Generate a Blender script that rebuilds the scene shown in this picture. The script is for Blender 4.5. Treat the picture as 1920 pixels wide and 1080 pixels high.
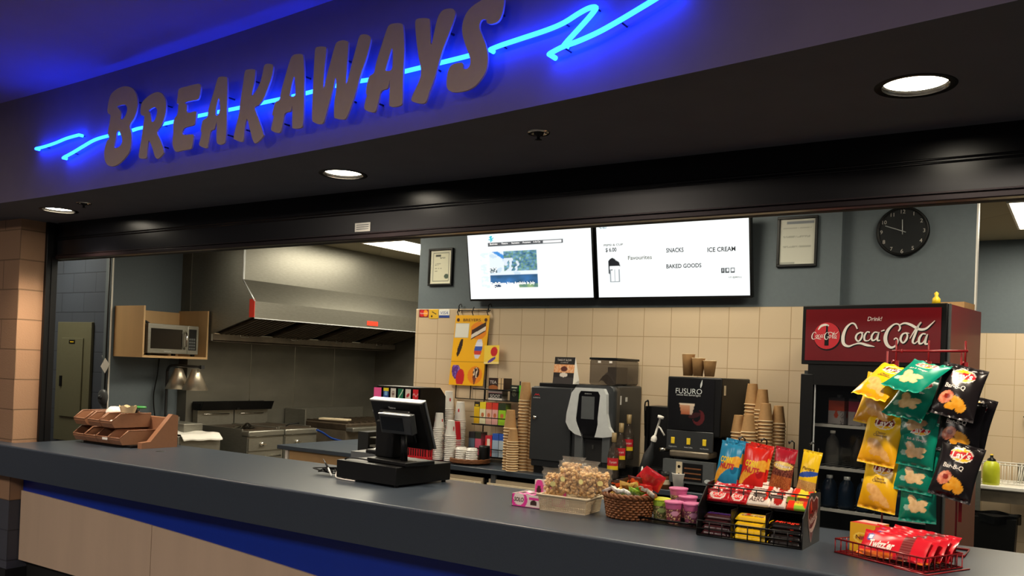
import bpy, bmesh, math, random
from math import sin, cos, pi, radians
from mathutils import Vector, Matrix
for o in list(bpy.data.objects): bpy.data.objects.remove(o)
SC = bpy.context.scene
COL = SC.collection
random.seed(7)

# ---------------------------------------------------------------- camera
def axes(yaw, pitch, roll):
    f = Vector((-sin(yaw)*cos(pitch), cos(yaw)*cos(pitch), sin(pitch)))
    r = Vector((cos(yaw), sin(yaw), 0)); u = r.cross(f)
    return r*cos(roll)+u*sin(roll), u*cos(roll)-r*sin(roll), f
_r, _u, _f = axes(radians(33.343), radians(.5804), radians(2.19))
cd = bpy.data.cameras.new('camera'); cam = bpy.data.objects.new('camera', cd); COL.objects.link(cam)
cam.matrix_world = Matrix(((_r.x, _u.x, -_f.x, 0), (_r.y, _u.y, -_f.y, 0), (_r.z, _u.z, -_f.z, 1.63), (0, 0, 0, 1)))
cd.sensor_width = 36; cd.lens = 1642.86/1920*36; cd.shift_y = 133/1920; cd.clip_start = .05
SC.camera = cam

# ---------------------------------------------------------------- world, exposure
SC.view_settings.view_transform = 'Standard'
SC.view_settings.look = 'None'
SC.view_settings.exposure = 0.0
SC.view_settings.gamma = 1
SC.view_settings.use_curve_mapping = False
w = bpy.data.worlds.new('hall_ambience'); SC.world = w; w.use_nodes = True
w.node_tree.nodes['Background'].inputs[0].default_value = (.80, .72, .74, 1)
w.node_tree.nodes['Background'].inputs[1].default_value = .11

def area(name, loc, size, power, col, rot=(0, 0, 0), sy=None, spread=180):
    l = bpy.data.lights.new(name, 'AREA'); l.energy = power; l.color = col; l.size = size
    if sy: l.shape = 'RECTANGLE'; l.size_y = sy
    l.spread = radians(spread)
    o = bpy.data.objects.new(name, l); o.location = loc; o.rotation_euler = rot; COL.objects.link(o); return o
WARM = (1, .82, .62); FLU = (1, .90, .70)
DOWN = [(-5.43, 3.01), (-2.955, 2.985), (-.45, 2.80)]
TROF = [(-6.18, 7.45), (-.20, 7.45), (-4.9, 4.45), (-2.2, 4.45), (-.2, 4.45), (-8.75, 4.2), (-3.3, 7.45), (-5.35, 5.95)]  # passage and range-front panels are unseen additions that brighten block wall and appliances
# downlights: a soft pool of light straight down from each can
for i, (x, y) in enumerate(DOWN+[(2.0, 2.7)]):
    l = bpy.data.lights.new('downlight_lamp', 'SPOT'); l.energy = 105; l.color = WARM; l.spot_size = radians(125); l.spot_blend = .6
    l.shadow_soft_size = .07
    o = bpy.data.objects.new('downlight_lamp', l); o.location = (x, y, 2.50); COL.objects.link(o)
for x in (-6.5, -3.5, -.5):
    area('hall_fill', (x, -1.2, 3.08), .6, 62, (1, .86, .76), sy=1.2)  # added unseen fill from behind the camera for sign letters and counter front
for i, (x, y) in enumerate(TROF):
    area('troffer_lamp', (x, y, 2.86), .55, [24, 34, 16, 16, 16, 5, 14, 40][i], FLU, sy=1.15)  # passage and range-front lamps are added fill

# ---------------------------------------------------------------- materials
def lin(c): return c/12.92 if c <= .04045 else ((c+.055)/1.055)**2.4
def hexc(h):
    if isinstance(h, tuple): return tuple(lin(c) for c in h[:3])
    h = h.lstrip('#'); return tuple(lin(int(h[i:i+2], 16)/255) for i in (0, 2, 4))
MT = {}
def nodes(m): return m.node_tree.nodes, m.node_tree.links
def mat(name, col='#888888', rough=.5, metal=0, emit=None, es=0, noise=.06, scale=30, bump=0, trans=0, alpha=1, spec=None, stretch=None, coat=0, ior=None):
    m = bpy.data.materials.new(name); m.use_nodes = True; MT[name] = m
    n, l = nodes(m); b = n['Principled BSDF']
    c = hexc(col)
    b.inputs['Roughness'].default_value = rough; b.inputs['Metallic'].default_value = metal
    b.inputs['Transmission Weight'].default_value = trans; b.inputs['Alpha'].default_value = alpha
    if spec is not None: b.inputs['Specular IOR Level'].default_value = spec
    if coat: b.inputs['Coat Weight'].default_value = coat
    if ior: b.inputs['IOR'].default_value = ior
    if emit is not None:
        b.inputs['Emission Color'].default_value = (*hexc(emit), 1); b.inputs['Emission Strength'].default_value = es
    tc = n.new('ShaderNodeTexCoord'); nt = n.new('ShaderNodeTexNoise'); nt.inputs['Scale'].default_value = scale; nt.inputs['Detail'].default_value = 3
    mp = n.new('ShaderNodeMapping'); l.new(tc.outputs['Object'], mp.inputs[0]); l.new(mp.outputs[0], nt.inputs['Vector'])
    if stretch: mp.inputs['Scale'].default_value = stretch
    if noise:
        r = n.new('ShaderNodeMapRange'); r.inputs['From Min'].default_value = .3; r.inputs['From Max'].default_value = .7
        r.inputs['To Min'].default_value = 1-noise; r.inputs['To Max'].default_value = 1+noise
        l.new(nt.outputs[0], r.inputs[0])
        v = n.new('ShaderNodeVectorMath'); v.operation = 'SCALE'; v.inputs[0].default_value = c; l.new(r.outputs[0], v.inputs['Scale'])
        l.new(v.outputs[0], b.inputs['Base Color'])
    else: b.inputs['Base Color'].default_value = (*c, 1)
    if bump:
        bp = n.new('ShaderNodeBump'); bp.inputs['Strength'].default_value = bump; bp.inputs['Distance'].default_value = .003
        l.new(nt.outputs[0], bp.inputs['Height']); l.new(bp.outputs[0], b.inputs['Normal'])
    return m
def grid_mat(name, c1, c2, mortar, bw, bh, ms, off=(0, 0), offset=.5, rough=.6, bump=.4, var=.5, spec=.3):
    """block / tile pattern over u = x+y, v = z"""
    m = bpy.data.materials.new(name); m.use_nodes = True; MT[name] = m
    n, l = nodes(m); b = n['Principled BSDF']
    tc = n.new('ShaderNodeTexCoord'); sp = n.new('ShaderNodeSeparateXYZ'); l.new(tc.outputs['Object'], sp.inputs[0])
    a = n.new('ShaderNodeMath'); a.operation = 'ADD'; l.new(sp.outputs[0], a.inputs[0]); l.new(sp.outputs[1], a.inputs[1])
    a1 = n.new('ShaderNodeMath'); a1.inputs[1].default_value = off[0]; l.new(a.outputs[0], a1.inputs[0])
    a2 = n.new('ShaderNodeMath'); a2.inputs[1].default_value = off[1]; l.new(sp.outputs[2], a2.inputs[0])
    cb = n.new('ShaderNodeCombineXYZ'); l.new(a1.outputs[0], cb.inputs[0]); l.new(a2.outputs[0], cb.inputs[1])
    t = n.new('ShaderNodeTexBrick'); l.new(cb.outputs[0], t.inputs['Vector'])
    t.offset = offset; t.inputs['Scale'].default_value = 1; t.inputs['Brick Width'].default_value = bw; t.inputs['Row Height'].default_value = bh
    t.inputs['Mortar Size'].default_value = ms; t.inputs['Mortar Smooth'].default_value = .3; t.inputs['Bias'].default_value = 0
    t.inputs['Color1'].default_value = (*hexc(c1), 1); t.inputs['Color2'].default_value = (*hexc(c2), 1); t.inputs['Mortar'].default_value = (*hexc(mortar), 1)
    l.new(t.outputs[0], b.inputs['Base Color'])
    nt = n.new('ShaderNodeTexNoise'); nt.inputs['Scale'].default_value = 120; nt.inputs['Detail'].default_value = 4; l.new(tc.outputs['Object'], nt.inputs['Vector'])
    mx = n.new('ShaderNodeMath'); mx.operation = 'MULTIPLY_ADD'; mx.inputs[1].default_value = -1.0
    ad = n.new('ShaderNodeMath'); ad.operation = 'MULTIPLY'; ad.inputs[1].default_value = var; l.new(nt.outputs[0], ad.inputs[0])
    l.new(t.outputs['Fac'], mx.inputs[0]); l.new(ad.outputs[0], mx.inputs[2])
    bp = n.new('ShaderNodeBump'); bp.inputs['Strength'].default_value = bump; bp.inputs['Distance'].default_value = .004
    l.new(mx.outputs[0], bp.inputs['Height']); l.new(bp.outputs[0], b.inputs['Normal'])
    b.inputs['Roughness'].default_value = rough; b.inputs['Specular IOR Level'].default_value = spec
    return m
def print_mat(name, rough, coat=0, emis=0, spec=.5):
    m = bpy.data.materials.new(name); m.use_nodes = True; MT[name] = m
    n, l = nodes(m); b = n['Principled BSDF']
    a = n.new('ShaderNodeVertexColor'); a.layer_name = 'Col'
    if emis:
        b.inputs['Base Color'].default_value = (.02, .02, .02, 1); l.new(a.outputs[0], b.inputs['Emission Color']); b.inputs['Emission Strength'].default_value = emis
    else: l.new(a.outputs[0], b.inputs['Base Color'])
    b.inputs['Roughness'].default_value = rough; b.inputs['Coat Weight'].default_value = coat; b.inputs['Specular IOR Level'].default_value = spec
    return m
print_mat('foil_print', .24); print_mat('card_print', .45); print_mat('paper_print', .7); print_mat('screen_print', .3, emis=1.08)
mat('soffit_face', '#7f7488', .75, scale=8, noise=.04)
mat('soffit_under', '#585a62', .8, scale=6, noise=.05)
mat('hall_ceiling', '#a08fae', .8, scale=5, noise=.03)
grid_mat('block_tan', '#a27f62', '#9d7b60', '#7a6049', .4064, .2032, .005, (.0952, 0), .5, .6, .5)
grid_mat('block_dark', '#4b4c55', '#494a52', '#3b3c42', .4064, .2032, .005, (.0952, 0), .5, .6, .5)
grid_mat('block_blue', '#4c535f', '#4a505b', '#3c414b', .4064, .2032, .006, (.1, 0), .5, .5, .6)
mat('blue_wall', '#606a70', .7, scale=40, noise=.03, bump=.15)
grid_mat('tile_cream', '#d0ba9c', '#cdb79a', '#a88e6c', .205, .205, .0028, (1.804+.205*60-5.662, -2.09+.205*20), 0, .3, .25, .1, .4)
grid_mat('tile_cream_far', '#d0ba9c', '#cdb79a', '#b39a74', .222, .222, .003, (.1, -2.09+.222*20), 0, .35, .2, .1, .4)
mat('floor_tile', '#3c3a38', .5, scale=4)
grid_mat('ceiling_tile', '#9c937c', '#988f78', '#8a826e', 1.22, .61, .01, (.499, 0), 0, .9, .2)
mat('shutter_metal', '#0c0c10', .26, metal=0, spec=.35, scale=12, noise=.25, bump=.03)
mat('shutter_bar', '#241a1c', .3, metal=.5)
mat('laminate', '#38404a', .32, scale=300, noise=.10)
mat('laminate_edge', '#4e565c', .32, scale=300, noise=.10)
mat('wood_panel', '#cbb198', .5, scale=6, noise=.05, stretch=(1, 1, .15))
mat('wood_shelf', '#c7a272', .45, scale=8, noise=.05, stretch=(1, 1, .15))
mat('hose_blue', '#0c3480', .4); mat('blue_panel', '#0a2f9e', .3, noise=.03)
mat('toe_kick', '#141414', .6)
mat('steel', '#8f8d84', .36, metal=.75, scale=20, noise=.08, stretch=(1, 1, 6))
mat('steel_wall', '#77746a', .48, metal=.55, scale=3, noise=.12, stretch=(1, 1, 2))
mat('steel_dark', '#7a6f60', .4, metal=.5, scale=9, noise=.2)
mat('grease_dark', '#43382c', .5, metal=.3, scale=14, noise=.3)
mat('chrome', '#c9c5bb', .15, metal=1, noise=0)
mat('black', '#09090a', .42, noise=.1, spec=.3); mat('black_gloss', '#08080a', .12, noise=0)
mat('black_matte', '#141414', .7); mat('dark_grey', '#2c2e30', .38, noise=.05); mat('mid_grey', '#55585a', .35, noise=.04)
mat('brushed', '#d0c4b0', .32, metal=.8, noise=.05); mat('silver', '#dadddd', .3, metal=.2, noise=.03)
mat('white', '#e8e4dc', .5, noise=.02); mat('white_gloss', '#eeeae2', .2, noise=0)
mat('cream', '#d8c7a8', .5, noise=.03); mat('kraft', '#b08656', .7, scale=60, noise=.06)
mat('kraft_rim', '#e2c79c', .6, noise=.03)
mat('brown_plastic', '#96694d', .38, scale=40, noise=.05)
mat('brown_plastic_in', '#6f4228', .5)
mat('panel_olive', '#6d6c55', .5, noise=.03)
mat('red_plastic', '#c8202a', .3, noise=.03); mat('red_wire', '#8e1a20', .3, noise=.03)
mat('red_tag', '#ff3a22', .6, noise=.02); mat('lid_pink', '#c0608f', .4, noise=.03); mat('pink', '#f0559a', .5, noise=0)
mat('green_plastic', '#2f8a3a', .4, noise=.03); mat('yellow', '#e8c21f', .45, noise=.03); mat('yellow_green', '#c6cc2a', .4, noise=.03)
mat('clear_plastic', '#c8c4ba', .08, trans=0, alpha=.15, noise=0, spec=.8)
mat('smoke_plastic', '#4a4038', .08, alpha=.55, noise=0, spec=.8)
mat('glass', '#101214', .03, alpha=.25, noise=0, spec=.6)
mat('fridge_red', '#6a0812', .3, noise=.05, scale=10, spec=.5)
mat('fridge_side', '#7d2626', .3, noise=.06, scale=8, coat=.3)
mat('logo_white', '#e9e2da', .4, noise=0); mat('letter_tan', '#d2b9a8', .6, noise=.02)
mat('bulb', '#ffffff', .5, emit='#fff3dc', es=30, noise=0)
mat('troffer_lens', '#ffffff', .5, emit='#fff6dc', es=9, noise=0)
mat('neon', '#101030', .3, noise=0)
_b = MT['neon'].node_tree.nodes['Principled BSDF']; _b.inputs['Emission Color'].default_value = (.003, .033, 1, 1); _b.inputs['Emission Strength'].default_value = 36
mat('logo_dull', '#c9a8a0', .5, noise=0); mat('sticker_yellow', '#f2e79a', .5, noise=.02); mat('wicker', '#7a4a26', .55, scale=50, noise=.25, bump=.4)
mat('popcorn', '#e2b87c', .5, scale=70, noise=.35, bump=.5)

# ---------------------------------------------------------------- mesh builder
class MB:
    def __init__(s, *mats):
        s.bm = bmesh.new(); s.mats = []; s.i = 0; s.cl = s.bm.loops.layers.float_color.new('Col'); s.smooth = False
        if mats: s.use(mats[0])
    def use(s, name):
        if name not in s.mats: s.mats.append(name)
        s.i = s.mats.index(name); return s
    def face(s, vs, sm=None):
        try: f = s.bm.faces.new(vs)
        except ValueError: return None
        f.material_index = s.i; f.smooth = s.smooth if sm is None else sm; return f
    def box(s, x0, x1, y0, y1, z0, z1, bev=0, M=None):
        if x0 > x1: x0, x1 = x1, x0
        if y0 > y1: y0, y1 = y1, y0
        if z0 > z1: z0, z1 = z1, z0
        v = [s.bm.verts.new((x, y, z)) for x in (x0, x1) for y in (y0, y1) for z in (z0, z1)]
        fs = [s.face([v[i] for i in q]) for q in ((0, 1, 3, 2), (4, 6, 7, 5), (0, 4, 5, 1), (2, 3, 7, 6), (0, 2, 6, 4), (1, 5, 7, 3))]
        if bev:
            es = list({e for f in fs for e in f.edges})
            r = bmesh.ops.bevel(s.bm, geom=es, offset=bev, segments=2, affect='EDGES', profile=.5)
            for f in r['faces']: f.material_index = s.i; f.smooth = True
            v = list({q for f in r['faces'] for q in f.verts} | {q for f in fs if f.is_valid for q in f.verts})
        if M is not None: bmesh.ops.transform(s.bm, matrix=M, verts=[q for q in v if q.is_valid])
        return s
    def prism(s, pts, d, M=None, sm=False):
        """2D outline (x, z) extruded along y from 0 to d"""
        a = [s.bm.verts.new((x, 0, z)) for x, z in pts]; b = [s.bm.verts.new((x, d, z)) for x, z in pts]
        n = len(pts); s.face(a, False); s.face(b[::-1], False)
        for i in range(n): s.face([a[i], b[i], b[(i+1) % n], a[(i+1) % n]], sm)
        if M is not None: bmesh.ops.transform(s.bm, matrix=M, verts=a+b)
        return s
    def lathe(s, prof, n=24, c=(0, 0, 0), M=None, cap=False):
        rings = []
        for r, z in prof: rings.append([s.bm.verts.new((c[0]+r*cos(2*pi*k/n), c[1]+r*sin(2*pi*k/n), c[2]+z)) for k in range(n)])
        for a, b in zip(rings, rings[1:]):
            for k in range(n): s.face([a[k], a[(k+1) % n], b[(k+1) % n], b[k]], True)
        if cap: s.face(rings[0][::-1], False); s.face(rings[-1], False)
        if M is not None: bmesh.ops.transform(s.bm, matrix=M, verts=[v for r in rings for v in r])
        return s
    def tube(s, pts, r, n=8, closed=False, cap=True):
        P = [Vector(p) for p in pts]; N = len(P); rings = []; prev = None
        for i, p in enumerate(P):
            if closed: t = P[(i+1) % N]-P[i-1]
            else: t = P[min(i+1, N-1)]-P[max(i-1, 0)]
            t.normalize()
            if prev is None: a = t.orthogonal().normalized()
            else: a = (prev-t*prev.dot(t)).normalized()
            prev = a; b = t.cross(a); rr = r[i] if isinstance(r, (list, tuple)) else r
            rings.append([s.bm.verts.new(p+a*rr*cos(2*pi*k/n)+b*rr*sin(2*pi*k/n)) for k in range(n)])
        m = N if closed else N-1
        for i in range(m):
            A, B = rings[i], rings[(i+1) % N]
            if closed and i == m-1:
                best = min(range(n), key=lambda q: (A[0].co-B[q].co).length); B = B[best:]+B[:best]
            for k in range(n): s.face([A[k], A[(k+1) % n], B[(k+1) % n], B[k]], True)
        if cap and not closed: s.face(rings[0][::-1], False); s.face(rings[-1], False)
        return s
    def bar(s, a, b, r, n=6): return s.tube([a, b], r, n)
    def poly(s, pts): s.face([s.bm.verts.new(p) for p in pts], False); return s
    def grid(s, P, nu, nv, fn=None, sm=True, flip=False):
        V = [[s.bm.verts.new(P(i/nu, j/nv)) for j in range(nv+1)] for i in range(nu+1)]
        for i in range(nu):
            for j in range(nv):
                q = [(i, j), (i+1, j), (i+1, j+1), (i, j+1)]
                if flip: q = q[::-1]
                f = s.face([V[a][b] for a, b in q], sm)
                if f and fn:
                    for lp, (a, b) in zip(f.loops, q):
                        c = fn(a/nu, b/nv); lp[s.cl] = (lin(c[0]), lin(c[1]), lin(c[2]), 1)
        return s
    def ribbon(s, pts, M):
        """flat stroke of varying width: pts = (x, y, halfwidth)"""
        P = catmull([Vector(p) for p in pts], 6); L = []
        for i, p in enumerate(P):
            t = P[min(i+1, len(P)-1)]-P[max(i-1, 0)]; t.z = 0; t.normalize()
            nrm = Vector((-t.y, t.x, 0)); q = Vector((p.x, p.y, 0))
            L.append((s.bm.verts.new(M @ (q+nrm*p.z)), s.bm.verts.new(M @ (q-nrm*p.z))))
        for a, b in zip(L, L[1:]): s.face([a[0], a[1], b[1], b[0]], False)
        return s
    def text(s, body, M, h, w=None, shear=0, bold=0, fn=None, space=1):
        vs, fs, W, H, x0, y0 = glyphs(body, bold, space)
        k = h/.73; kx = (w/W) if w else k
        vv = []
        for x, y in vs:
            X = (x-x0-W/2)*kx; Y = (y-.365)*k; X += Y*shear
            p = fn(X, Y) if fn else Vector((X, Y, 0)); vv.append(s.bm.verts.new(M @ p))
        for f in fs: s.face([vv[i] for i in f], False)
        return s
    def disc(s, M, rx, ry=None, n=28, fn=None):
        ry = ry or rx; c = []
        for k in range(n):
            p = (rx*cos(2*pi*k/n), ry*sin(2*pi*k/n)); c.append(p)
        if fn:
            ctr = s.bm.verts.new(M @ fn(0, 0)); R = [[s.bm.verts.new(M @ fn(x*q, y*q)) for x, y in c] for q in (.5, 1)]
            for k in range(n):
                s.face([ctr, R[0][k], R[0][(k+1) % n]]); s.face([R[0][k], R[1][k], R[1][(k+1) % n], R[0][(k+1) % n]])
        else: s.face([s.bm.verts.new(M @ Vector((x, y, 0))) for x, y in c])
        return s
    def xform(s, M): bmesh.ops.transform(s.bm, matrix=M, verts=s.bm.verts[:]); return s
    def build(s, name, parent=None, loc=None, rz=0, data_only=False):
        me = bpy.data.meshes.new(name); s.bm.to_mesh(me); s.bm.free()
        for q in s.mats: me.materials.append(MT[q])
        o = bpy.data.objects.new(name, me); COL.objects.link(o)
        if parent: o.parent = parent
        if loc is not None: o.location = loc
        if rz: o.rotation_euler = (0, 0, rz)
        return o
def catmull(P, k):
    out = []
    for i in range(len(P)-1):
        a, b, c, d = P[max(i-1, 0)], P[i], P[i+1], P[min(i+2, len(P)-1)]
        for j in range(k):
            t = j/k; out.append(.5*((2*b)+(c-a)*t+(2*a-5*b+4*c-d)*t*t+(3*b-a-3*c+d)*t**3))
    out.append(P[-1]); return out
_G = {}
def glyphs(body, bold=0, space=1):
    k = (body, bold, space)
    if k in _G: return _G[k]
    cu = bpy.data.curves.new('txt', 'FONT'); cu.body = body; cu.offset = bold; cu.resolution_u = 3; cu.space_character = space
    ob = bpy.data.objects.new('txt', cu); me = bpy.data.meshes.new_from_object(ob)
    vs = [(v.co.x, v.co.y) for v in me.vertices]; fs = [tuple(p.vertices) for p in me.polygons]
    xs = [v[0] for v in vs]; ys = [v[1] for v in vs]
    r = (vs, fs, max(xs)-min(xs), max(ys)-min(ys), min(xs), min(ys)); _G[k] = r
    bpy.data.objects.remove(ob); bpy.data.meshes.remove(me); bpy.data.curves.remove(cu); return r
def fillmesh(loops, depth):
    """closed 2D loops (outer + holes) -> verts, faces of a filled, extruded plate"""
    cu = bpy.data.curves.new('pl', 'CURVE'); cu.dimensions = '2D'; cu.fill_mode = 'BOTH'; cu.extrude = depth/2
    for lp in loops:
        sp = cu.splines.new('POLY'); sp.points.add(len(lp)-1); sp.use_cyclic_u = True
        for q, (x, y) in zip(sp.points, lp): q.co = (x, y, 0, 1)
    ob = bpy.data.objects.new('pl', cu); me = bpy.data.meshes.new_from_object(ob)
    r = [tuple(v.co) for v in me.vertices], [tuple(p.vertices) for p in me.polygons]
    bpy.data.objects.remove(ob); bpy.data.meshes.remove(me); bpy.data.curves.remove(cu); return r
def T(o, label=None, cat=None, group=None, kind=None):
    if label: o['label'] = label
    if cat: o['category'] = cat
    if group: o['group'] = group
    if kind: o['kind'] = kind
    return o
def thing(name, label, cat, loc=(0, 0, 0), rz=0, group=None):
    o = bpy.data.objects.new(name, None); COL.objects.link(o); o.location = loc; o.rotation_euler = (0, 0, rz); o.empty_display_size = .05
    return T(o, label, cat, group)
def struct(m, name): return T(m.build(name), kind='structure')
def dup(root, loc=None, rz=None, label=None, group=None):
    r = root.copy(); COL.objects.link(r)
    if loc is not None: r.location = loc
    if rz is not None: r.rotation_euler = (0, 0, rz)
    if label: r['label'] = label
    if group: r['group'] = group
    for ch in list(root.children):
        c = ch.copy(); COL.objects.link(c); c.parent = r
        for g in list(ch.children):
            d = g.copy(); COL.objects.link(d); d.parent = c
    return r
def TR(x, y, z): return Matrix.Translation((x, y, z))
def RZ(a): return Matrix.Rotation(a, 4, 'Z')
def RX(a): return Matrix.Rotation(a, 4, 'X')
def RY(a): return Matrix.Rotation(a, 4, 'Y')
# plane frames for lettering: local x = reading direction, y = up, z = outwards
def FRONT(x, y, z): return Matrix(((1, 0, 0, x), (0, 0, -1, y), (0, 1, 0, z), (0, 0, 0, 1)))      # faces -Y
def RIGHT(x, y, z): return Matrix(((0, 0, 1, x), (1, 0, 0, y), (0, 1, 0, z), (0, 0, 0, 1)))       # faces +X

# ---------------------------------------------------------------- building shell
ZC, ZB, ZCEIL = 1.0, .91, 2.9
def YF(x): return -.0149*x*x-.16566*x+2.24887 if x > -5.56 else 2.709
m = MB('floor_tile'); m.box(-10.5, 4, -5, 9, -.1, 0); struct(m, 'floor')
m = MB('hall_ceiling'); xs = [-9.5+.5*i for i in range(28)]
for a, b in zip(xs, xs[1:]): m.poly([(a, -5, 3.125), (b, -5, 3.125), (b, YF(b)+.05, 3.125), (a, YF(a)+.05, 3.125)])
struct(m, 'ceiling_hall')
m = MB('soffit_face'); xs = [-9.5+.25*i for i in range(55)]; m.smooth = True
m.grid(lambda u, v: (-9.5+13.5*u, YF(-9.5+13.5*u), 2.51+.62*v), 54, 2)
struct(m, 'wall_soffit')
# soffit underside with round holes for the recessed lights
circ = lambda x, y, r: [(x+r*cos(2*pi*k/32), y+r*sin(2*pi*k/32)) for k in range(32)]
outer = [(-9.5, 3.40), (4, 3.40)]+[(4-.25*i, YF(4-.25*i)) for i in range(55)]
vs, fs = fillmesh([outer]+[circ(x, y, .1) for x, y in DOWN+[(2.0, 2.7)]], 0)
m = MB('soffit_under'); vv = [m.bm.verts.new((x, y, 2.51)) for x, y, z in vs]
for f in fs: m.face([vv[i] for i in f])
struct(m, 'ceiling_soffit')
# block pillar closing the left end of the opening
m = MB('block_tan'); m.box(-9.5, -6.03, 3.09, 3.32, .61, 2.51); m.use('block_dark'); m.box(-9.5, -6.03, 3.09, 3.32, 0, .61); struct(m, 'wall_pillar')
m = MB('toe_kick'); m.box(-9.5, -6.022, 3.08, 3.3, 0, .15); struct(m, 'baseboard_pillar')
# kitchen ceiling
m = MB('ceiling_tile')
m.box(-10.2, 4, 3.34, 8.8, 2.9, 2.96); struct(m, 'ceiling_kitchen')
m = MB('black_matte'); m.box(-10, 4, 3.36, 3.40, 2.26, 2.92); struct(m, 'wall_header')
# back wall with cream tiles, blue paint above; right part set back
m = MB('blue_wall'); m.box(-4.69, -1.305, 5.67, 5.80, 0, 2.9); m.box(-1.305, -.565, 5.74, 5.80, 0, 2.9)
m.use('tile_cream'); m.box(-4.70, -1.305, 5.662, 5.67, .3, 2.09, bev=.003); struct(m, 'wall_back')
m = MB('white'); m.box(-.567, -.558, 5.735, 5.805, 0, 2.9); struct(m, 'wall_end_lit')  # end face of the wall, whitened to imitate kitchen light falling on it
m = MB('blue_wall'); m.box(-4.6, 4, 8.65, 8.75, 0, 2.9); m.use('tile_cream_far'); m.box(-4.6, 4, 8.64, 8.65, 0, 2.09); struct(m, 'wall_far')
m = MB('steel_wall'); m.box(-8.0, -4.6, 8.65, 8.75, 0, 2.9)
m.use('chrome'); m.box(-6.35, -6.34, 8.645, 8.65, 0, 2.9); struct(m, 'wall_far_steel')
m = MB('blue_wall'); m.box(-8.12, -8.0, 5.0, 8.7, 0, 2.9); struct(m, 'wall_kitchen_left')
m = MB('white'); m.box(-8.008, -7.996, 4.994, 5.006, 0, 2.9); struct(m, 'trim_2')
m = MB('steel_wall'); m.box(-8.0, -7.85, 5.78, 8.65, 0, 2.9)
m.use('chrome')
for y in (6.6, 7.25, 7.9): m.box(-7.852, -7.846, y, y+.006, .2, 1.78)
struct(m, 'wall_steel_liner')
m = MB('block_blue'); m.box(-10.0, -8.12, 5.1, 5.3, 0, 2.9); struct(m, 'wall_passage')
m = MB('block_blue'); m.box(-10.1, -9.9, 3.3, 5.3, 0, 2.9); struct(m, 'wall_light_stop')  # unseen closing wall, added to stop light leaking into the passage
m = MB('blue_wall'); m.box(3.6, 3.8, 3.3, 8.8, 0, 2.9); struct(m, 'wall_right')

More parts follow.
